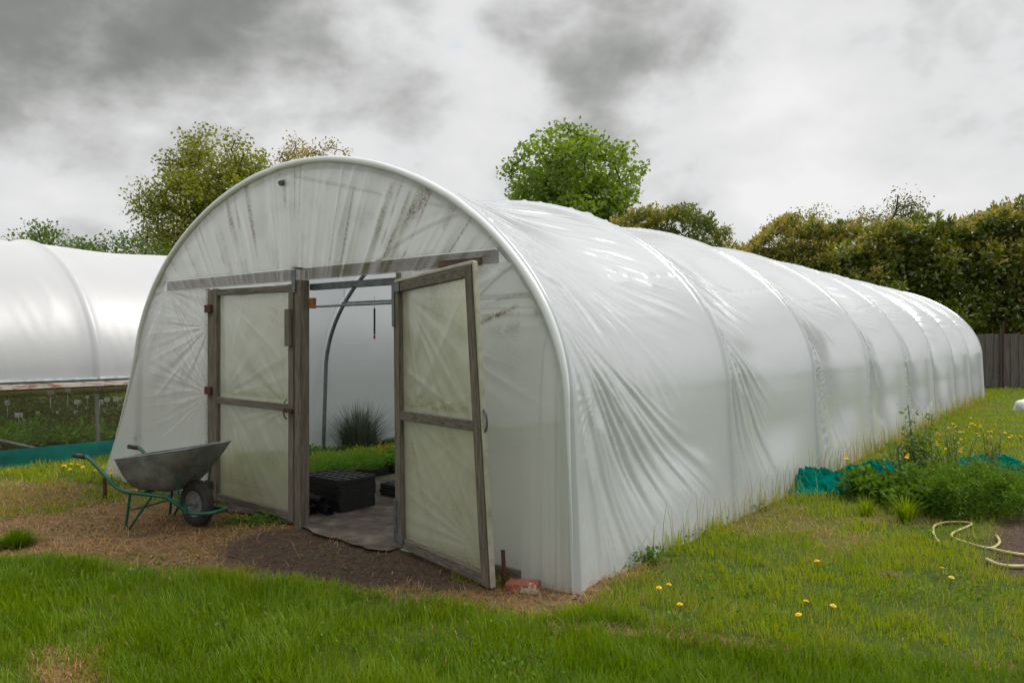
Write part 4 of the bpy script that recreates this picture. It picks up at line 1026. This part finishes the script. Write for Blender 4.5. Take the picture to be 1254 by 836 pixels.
# ------------------------------------------------------------------ trees
def tree(name, label, cat, pos, crown_c, crown_r, ncl, nleaf, leaf, mat, seed, trunk_r=.2, gap=.45, clr=.42, aspect=.7, up=.1, trunk_lean=0, taper_low=0):
    rng = np.random.default_rng(seed)
    t = thing(name, label, cat, (pos[0], pos[1], 0))
    C = np.array(crown_c, float); Rr = np.array(crown_r, float)
    pts = []
    while len(pts) < ncl:
        v = rng.normal(size=3); v /= np.linalg.norm(v); r = rng.random()**(1/2.2)
        bump = 1+.10*math.sin(v[0]*4+seed)+.12*math.sin(v[2]*5+seed*2)+.10*math.sin(v[0]*9+seed)
        p = C+v*Rr*r*min(1.15, bump)
        if taper_low and p[2] < C[2]: p[:2] = C[:2]+(p[:2]-C[:2])*(1-taper_low*(C[2]-p[2])/Rr[2])
        if fbm(np.array([p[0]*.7+seed]), np.array([p[2]*.9+p[1]*.7]), seed, 2)[0] < gap*.75: continue
        pts.append(p)
    pts = np.array(pts)
    base = np.array([0, 0, 0.]); tt_ = np.array([C[0]*.3, C[1]*.3, max(.6, C[2]-Rr[2]*.85)])
    nodes = [base, base*.5+tt_*.5, tt_]; par = [-1, 0, 1]
    tp2 = C+np.array([0, 0, Rr[2]*.35]); nodes.append(tt_*.5+tp2*.5+rng.normal(size=3)*.15); par.append(2); nodes.append(tp2); par.append(3)
    order = np.argsort(np.linalg.norm((pts-tt_)/Rr, axis=1))
    for i in order:
        p = pts[i]; A = np.array(nodes)
        d = np.linalg.norm(A-p, axis=1)+np.where(A[:, 2] > p[2]-.05, 1.2*(A[:, 2]-p[2]+.1), 0)
        d[:2] += 50; j = int(np.argmin(d))
        mid = A[j]*.5+p*.5+rng.normal(size=3)*.06*np.linalg.norm(p-A[j])+np.array([0, 0, -.05])
        nodes.append(mid); par.append(j); nodes.append(p); par.append(len(nodes)-2)
    wgt = np.zeros(len(nodes)); 
    kids = set(par)
    for i in range(len(nodes)): 
        if i not in kids: wgt[i] = 1
    for i in range(len(nodes)-1, 0, -1): wgt[par[i]] += max(wgt[i], .3)*1.0
    rad = trunk_r*(wgt/wgt[0])**.48; rad = np.maximum(rad, .012)
    tk = MB(); tk.tube([tuple(base-[0, 0, .2]), tuple(nodes[1]), tuple(nodes[2])], [trunk_r*1.25, trunk_r*1.02, rad[2]], 10); tk.build('trunk', M['bark'], t, True)
    br = MB()
    for i in range(3, len(nodes)):
        if rad[i] > 0: br.tube([tuple(nodes[par[i]]), tuple(nodes[i])], [min(rad[par[i]], rad[i]*1.5), rad[i]], 5, cap=False)
    br.build('limbs', M['bark'], t, True)
    c = pts[rng.integers(0, ncl, nleaf)]
    P = c+np.clip(rng.normal(size=(nleaf, 3)), -1.7, 1.7)*clr*np.array([1, 1, .75])
    V, Fc, vv = leaves(P, leaf*(.6+.8*rng.random(nleaf)), aspect, np.clip(.5+.5*(fbm(P[:, 0]*1.2+P[:, 1], P[:, 2]*1.2, seed, 2)-.5)+.5*(rng.random(nleaf)-.5), 0, 1), up, rng=rng)
    npmesh('crown', V, Fc, mat, t, False, {'var': vv}); return t
tree('maple_tree', 'olive green spreading tree behind the left of the polytunnel', 'tree', (D(272, 28), 28), (0.1, 0, 6.3), (2.6, 2.4, 3.5), 460, 48000, .115, M['leaf_maple'], 4, .28, .36, .30)
tree('young_tree', 'pale yellow sparsely leaved tree right of the olive tree', 'tree', (D(368, 31), 31), (0, 0, 7.6), (1.3, 1.2, 2.8), 80, 5500, .11, M['leaf_pale'], 9, .12, .40, .24, up=.8)
tree('young_tree', 'nearly bare pale tree with upright twigs above the arch top', 'tree', (D(398, 33), 33), (0.3, 0, 7.9), (1.5, 1.0, 2.6), 60, 2200, .10, M['leaf_pale'], 13, .10, .40, .18, up=.9)
tree('hawthorn_tree', 'low dark green tree above the older polytunnel at left', 'tree', (D(95, 24), 24), (0, 0, 3.8), (3.0, 2.0, 1.35), 130, 15000, .10, M['leaf_dark'], 16, .16, .42, .26)
tree('hawthorn_tree', 'low green shrubby tree between the hawthorn and the olive tree', 'tree', (D(190, 26), 26), (0, 0, 3.4), (2.3, 1.8, 1.7), 90, 12000, .09, M['leaf_maple'], 19, .14, .42, .3)
tree('bare_shrub', 'twiggy brown shrub behind the left side of the olive tree', 'shrub', (D(185, 29), 29), (0, 0, 4.6), (1.1, 1.0, 1.4), 80, 2500, .08, M['leaf_pale'], 20, .08, .3, .2)
tree('hawthorn_tree', 'dark bush at the far left edge above the older polytunnel roof', 'tree', (D(15, 24), 24), (0, 0, 3.9), (1.5, 1.2, 1.0), 50, 3000, .10, M['leaf_dark'], 23, .10, .42, .25)
tree('chestnut_tree', 'rounded bright green tree rising behind the middle of the polytunnel', 'tree', (D(700, 32), 32), (0, 0, 7.0), (3.5, 3.1, 3.25), 360, 30000, .18, M['leaf_bright'], 27, .30, .48, .27)
tree('far_tree', 'dull green loose tree top above the laurel hedge at right', 'tree', (D(1100, 40), 40), (0, 0, 6.6), (2.6, 2, 3.0), 90, 7000, .12, M['leaf_olive'], 35, .2, .4, .4)
tree('far_tree', 'pale green tree top behind the gap between the two hedges', 'tree', (D(985, 44), 44), (0, 0, 6.4), (2.6, 2, 2.8), 90, 8000, .13, M['leaf_maple'], 36, .2, .4, .4)

def hedge(name, label, cat, pts_top, d, depth, nleaf, leaf, mat, seed, base=.2, newtip=.3, aspect=.42):
    """pts_top: (px, py) outline of its top seen in the survey"""
    rng = np.random.default_rng(seed)
    tx_ = np.array([D(p[0], d) for p in pts_top]); tz_ = np.array([EYE-(p[1]-HY)/FPX*d for p in pts_top])-.42
    x0, x1 = tx_[0], tx_[-1]; t = thing(name, label, cat, ((x0+x1)/2, d+depth/2, 0)); ox, oy = (x0+x1)/2, d+depth/2
    ncl = int(nleaf/11)
    X_ = x0+(x1-x0)*rng.random(ncl); top_ = np.interp(X_, tx_, tz_)+(fbm(X_*1.1, X_*0, seed, 3)-.5)*1.4+.45*sst(.6, .95, vn(X_*4.5, X_*0, seed+40))*rng.random(ncl)
    q = rng.random(ncl); isTop = rng.random(ncl) < .3
    Zc = np.where(isTop, top_-.25*rng.random(ncl)**2, base+(top_-base)*q)
    bul = (fbm(X_*.9, Zc*.9, seed+3, 3)-.5)*2.4
    Yc = np.where(isTop, d+depth*rng.random(ncl), d+.25-bul+np.abs(rng.normal(size=ncl))*.35+.9*np.clip((Zc-top_+1.2)/1.2, 0, 1)**2)
    cen = np.stack([X_, Yc, Zc], 1)
    od = np.stack([rng.normal(size=ncl)*.4, np.where(isTop, 0, -.6)+rng.normal(size=ncl)*.3, np.where(isTop, 1.0, .55)+rng.normal(size=ncl)*.3], 1); od /= np.linalg.norm(od, axis=1)[:, None]
    i = rng.integers(0, ncl, nleaf); a = rng.random(nleaf)*.28
    P = cen[i]+od[i]*a[:, None]+rng.normal(size=(nleaf, 3))*.04
    dirs = od[i]*.8+rng.normal(size=(nleaf, 3))*.55
    young = (rng.random(ncl) < newtip*2.2*sst(.35, .65, fbm(X_*.6, Zc*.6, seed+60, 2)))[i]*(a > .12)
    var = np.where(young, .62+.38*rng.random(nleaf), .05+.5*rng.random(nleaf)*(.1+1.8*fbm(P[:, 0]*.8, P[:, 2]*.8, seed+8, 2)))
    V, Fc, vv = leaves(P-[ox, oy, 0], leaf*(.6+.8*rng.random(nleaf)), aspect, np.clip(var, 0, 1), dirs=dirs, rng=rng)
    npmesh('foliage', V, Fc, mat, t, False, {'var': vv})
    st = MB()
    nst = int((x1-x0)/.7)
    for k in range(nst):
        xx = x0+(k+.5)*(x1-x0)/nst+rng.normal()*.15; hh_ = float(np.interp(xx, tx_, tz_))*.82; yy = d+depth*(.45+.2*rng.random())
        m1_ = (xx+rng.normal()*.3, yy+rng.normal()*.2, hh_*.5)
        st.tube([(xx-ox, yy-oy, -.1), (m1_[0]-ox, m1_[1]-oy, m1_[2]), (xx+rng.normal()*.5-ox, yy-oy, hh_)], [.07, .05, .02], 6)
        for b_ in range(6):
            f = .25+.12*b_; pz_ = hh_*f; st.tube([(xx-ox, yy-oy, pz_), (xx+rng.normal()*.7-ox, d+.5-oy, pz_+.7)], [.03, .012], 5)
    st.build('stems', M['bark'], t, True)
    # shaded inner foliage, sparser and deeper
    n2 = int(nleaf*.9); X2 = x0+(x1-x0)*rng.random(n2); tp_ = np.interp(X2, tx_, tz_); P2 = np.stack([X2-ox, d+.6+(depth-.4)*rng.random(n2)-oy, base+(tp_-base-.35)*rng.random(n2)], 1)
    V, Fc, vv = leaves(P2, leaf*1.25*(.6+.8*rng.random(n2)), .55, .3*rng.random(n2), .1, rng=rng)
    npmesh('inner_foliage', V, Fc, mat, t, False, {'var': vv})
    return t
hedge('laurel_hedge', 'tall laurel hedge behind the wooden fence at right', 'hedge', [(1030,300),(1060,275),(1085,268),(1110,262),(1150,256),(1180,258),(1210,248),(1254,240),(1300,238),(1420,235)], 26.8, 2.6, 60000, .17, M['leaf_laurel'], 51)
hedge('laurel_shrub', 'olive and bronze shrub mass between the gap and the laurel hedge', 'shrub', [(900,345),(915,305),(935,285),(960,272),(985,268),(1010,268),(1035,270),(1060,282),(1080,310)], 28.6, 2.4, 26000, .15, M['leaf_laurel'], 52, newtip=.45)
hedge('tall_shrub', 'olive brown shrub right of the bright green tree', 'shrub', [(738,290),(760,266),(790,252),(808,236),(822,246),(850,254),(875,262),(895,276),(908,310)], 27.5, 2.2, 24000, .14, M['leaf_laurel'], 53, newtip=.5)
hedge('tall_shrub', 'low shrub bank in the gap behind the polytunnel roof', 'shrub', [(880,330),(905,318),(930,300),(950,310)], 31, 2.0, 6000, .15, M['leaf_laurel'], 54)

# ------------------------------------------------------------------ world & light
w = bpy.data.worlds.new('World'); scene.world = w; w.use_nodes = True; nt = w.node_tree; nt.nodes.clear(); L = nt.links.new
out = nt.nodes.new('ShaderNodeOutputWorld'); bg = nt.nodes.new('ShaderNodeBackground'); bg.inputs[1].default_value = .13; L(bg.outputs[0], out.inputs[0])
SE, SA = 56, 70      # sun elevation; azimuth from +Y towards +X
sky = N(nt, 'ShaderNodeTexSky', sky_type='NISHITA'); sky.sun_disc = False; sky.sun_elevation = R(SE); sky.sun_rotation = R(SA)
tc = N(nt, 'ShaderNodeTexCoord'); nrm = N(nt, 'ShaderNodeVectorMath', operation='NORMALIZE'); L(tc.outputs['Generated'], nrm.inputs[0])
sep = N(nt, 'ShaderNodeSeparateXYZ'); L(nrm.outputs[0], sep.inputs[0])
def math_(op, a, b=None, c=None, clamp=False):
    n = N(nt, 'ShaderNodeMath', operation=op); n.use_clamp = clamp
    for i, q in enumerate((a, b, c)):
        if q is None: continue
        if isinstance(q, (int, float)): n.inputs[i].default_value = q
        else: L(q, n.inputs[i])
    return n.outputs[0]
zc = math_('ADD', math_('MAXIMUM', sep.outputs[2], 0.0), .22)
cx_ = math_('DIVIDE', sep.outputs[0], zc); cy_ = math_('DIVIDE', sep.outputs[1], zc)
cmb = N(nt, 'ShaderNodeCombineXYZ'); L(sep.outputs[0], cmb.inputs[0]); L(sep.outputs[1], cmb.inputs[1]); L(math_('MULTIPLY', sep.outputs[2], 1.7), cmb.inputs[2])
n1 = N(nt, 'ShaderNodeTexNoise', Scale=2.1, Detail=10, Roughness=.5, Distortion=.35); L(cmb.outputs[0], n1.inputs['Vector'])
n2 = N(nt, 'ShaderNodeTexNoise', Scale=6.5, Detail=8, Roughness=.55, Distortion=.2); L(cmb.outputs[0], n2.inputs['Vector'])
val = math_('MULTIPLY_ADD', n1.outputs[0], 1.45, -.27)
bn = N(nt, 'ShaderNodeTexNoise', Scale=5.5, Detail=6, Roughness=.5, Distortion=.1); L(cmb.outputs[0], bn.inputs['Vector'])
bl_ = math_('ABSOLUTE', math_('SUBTRACT', bn.outputs[0], .5))
val = math_('MULTIPLY_ADD', bl_, -.75, math_('ADD', val, .07))
val = math_('MULTIPLY_ADD', math_('SUBTRACT', n2.outputs[0], .5), .8, math_('ADD', val, .175))
val = math_('ADD', val, -.10)
val = math_('ADD', val, .07)
# wobble the blob directions so that their edges are ragged
wob = N(nt, 'ShaderNodeTexNoise', Scale=3.5, Detail=7, Roughness=.6); L(nrm.outputs[0], wob.inputs['Vector'])
wv = N(nt, 'ShaderNodeVectorMath', operation='MULTIPLY_ADD'); L(wob.outputs['Color'], wv.inputs[0]); wv.inputs[1].default_value = (.34,)*3
wv.inputs[2].default_value = (-.17,)*3
wa = N(nt, 'ShaderNodeVectorMath', operation='ADD'); L(nrm.outputs[0], wa.inputs[0]); L(wv.outputs[0], wa.inputs[1])
def blob(px_, py_, rad, amt):
    global val
    v = Vector(((px_-CX)/FPX, 1, (HY-py_)/FPX)).normalized()
    d = N(nt, 'ShaderNodeVectorMath', operation='DISTANCE'); L(wa.outputs[0], d.inputs[0]); d.inputs[1].default_value = v
    mr = N(nt, 'ShaderNodeMapRange', interpolation_type='SMOOTHSTEP'); L(d.outputs['Value'], mr.inputs[0])
    mr.inputs[1].default_value = rad; mr.inputs[2].default_value = rad*.25; mr.inputs[3].default_value = 0; mr.inputs[4].default_value = amt
    val = math_('ADD', val, mr.outputs[0])
blob(170, 90, .30, -.26); blob(380, 60, .30, -.16); blob(0, -60, .35, -.16); blob(620, 30, .28, -.13); blob(830, 110, .25, -.10); blob(770, 40, .2, -.07)
blob(1225, 130, .15, -.13); blob(1254, 190, .12, -.05); blob(1060, 130, .32, .11); blob(1130, 20, .3, .05); blob(1200, 240, .2, .1); blob(600, 115, .12, .22); blob(20, 160, .2, .18); blob(450, 190, .22, .12); blob(930, 180, .2, .16)
blob(150, 260, .25, .12)
cl = ramp(nt, [(.0, (.86,.89,.85)), (.18, (1.12,1.16,1.12)), (.36, (1.75,1.78,1.72)), (.5, (2.45,2.47,2.46)), (.66, (3.15,3.17,3.2)), (.82, (3.4,3.4,3.4)), (1, (3.7,3.7,3.7))], val)
for e in cl.color_ramp.elements: pass
gapn = N(nt, 'ShaderNodeTexNoise', Scale=5, Detail=7, Roughness=.55); L(cmb.outputs[0], gapn.inputs['Vector'])
gapm = N(nt, 'ShaderNodeMapRange'); L(gapn.outputs[0], gapm.inputs[0]); gapm.inputs[1].default_value = .66; gapm.inputs[2].default_value = .78; gapm.inputs[3].default_value = 0; gapm.inputs[4].default_value = .5
mx = N(nt, 'ShaderNodeMix', data_type='RGBA'); L(gapm.outputs[0], mx.inputs[0]); L(cl.outputs[0], mx.inputs[6]); L(sky.outputs[0], mx.inputs[7])
zm = N(nt, 'ShaderNodeVectorMath', operation='SCALE'); L(mx.outputs[2], zm.inputs[0]); L(math_('MULTIPLY_ADD', math_('SUBTRACT', sep.outputs[2], .45, None, True), 2.4, 1.0), zm.inputs['Scale']); L(zm.outputs[0], bg.inputs[0])
sun = bpy.data.lights.new('sun', 'SUN'); sun.energy = 1.5; sun.angle = R(30); sun.color = (1, .96, .9)
so = bpy.data.objects.new('sun', sun); COL.objects.link(so)
sd = Vector((math.sin(R(SA))*math.cos(R(SE)), math.cos(R(SA))*math.cos(R(SE)), math.sin(R(SE))))
so.rotation_euler = sd.to_track_quat('Z', 'Y').to_euler()

cam = bpy.data.cameras.new('camera'); co = bpy.data.objects.new('camera', cam); COL.objects.link(co)
co.location = (0, 0, EYE); co.rotation_euler = (R(90), 0, 0); cam.sensor_width = 36; cam.lens = FPX/1254*36; cam.clip_end = 3000; cam.clip_start = .05
scene.camera = co
scene.view_settings.view_transform = 'Standard'; scene.view_settings.look = 'None'; scene.view_settings.exposure = .88; scene.view_settings.gamma = 1
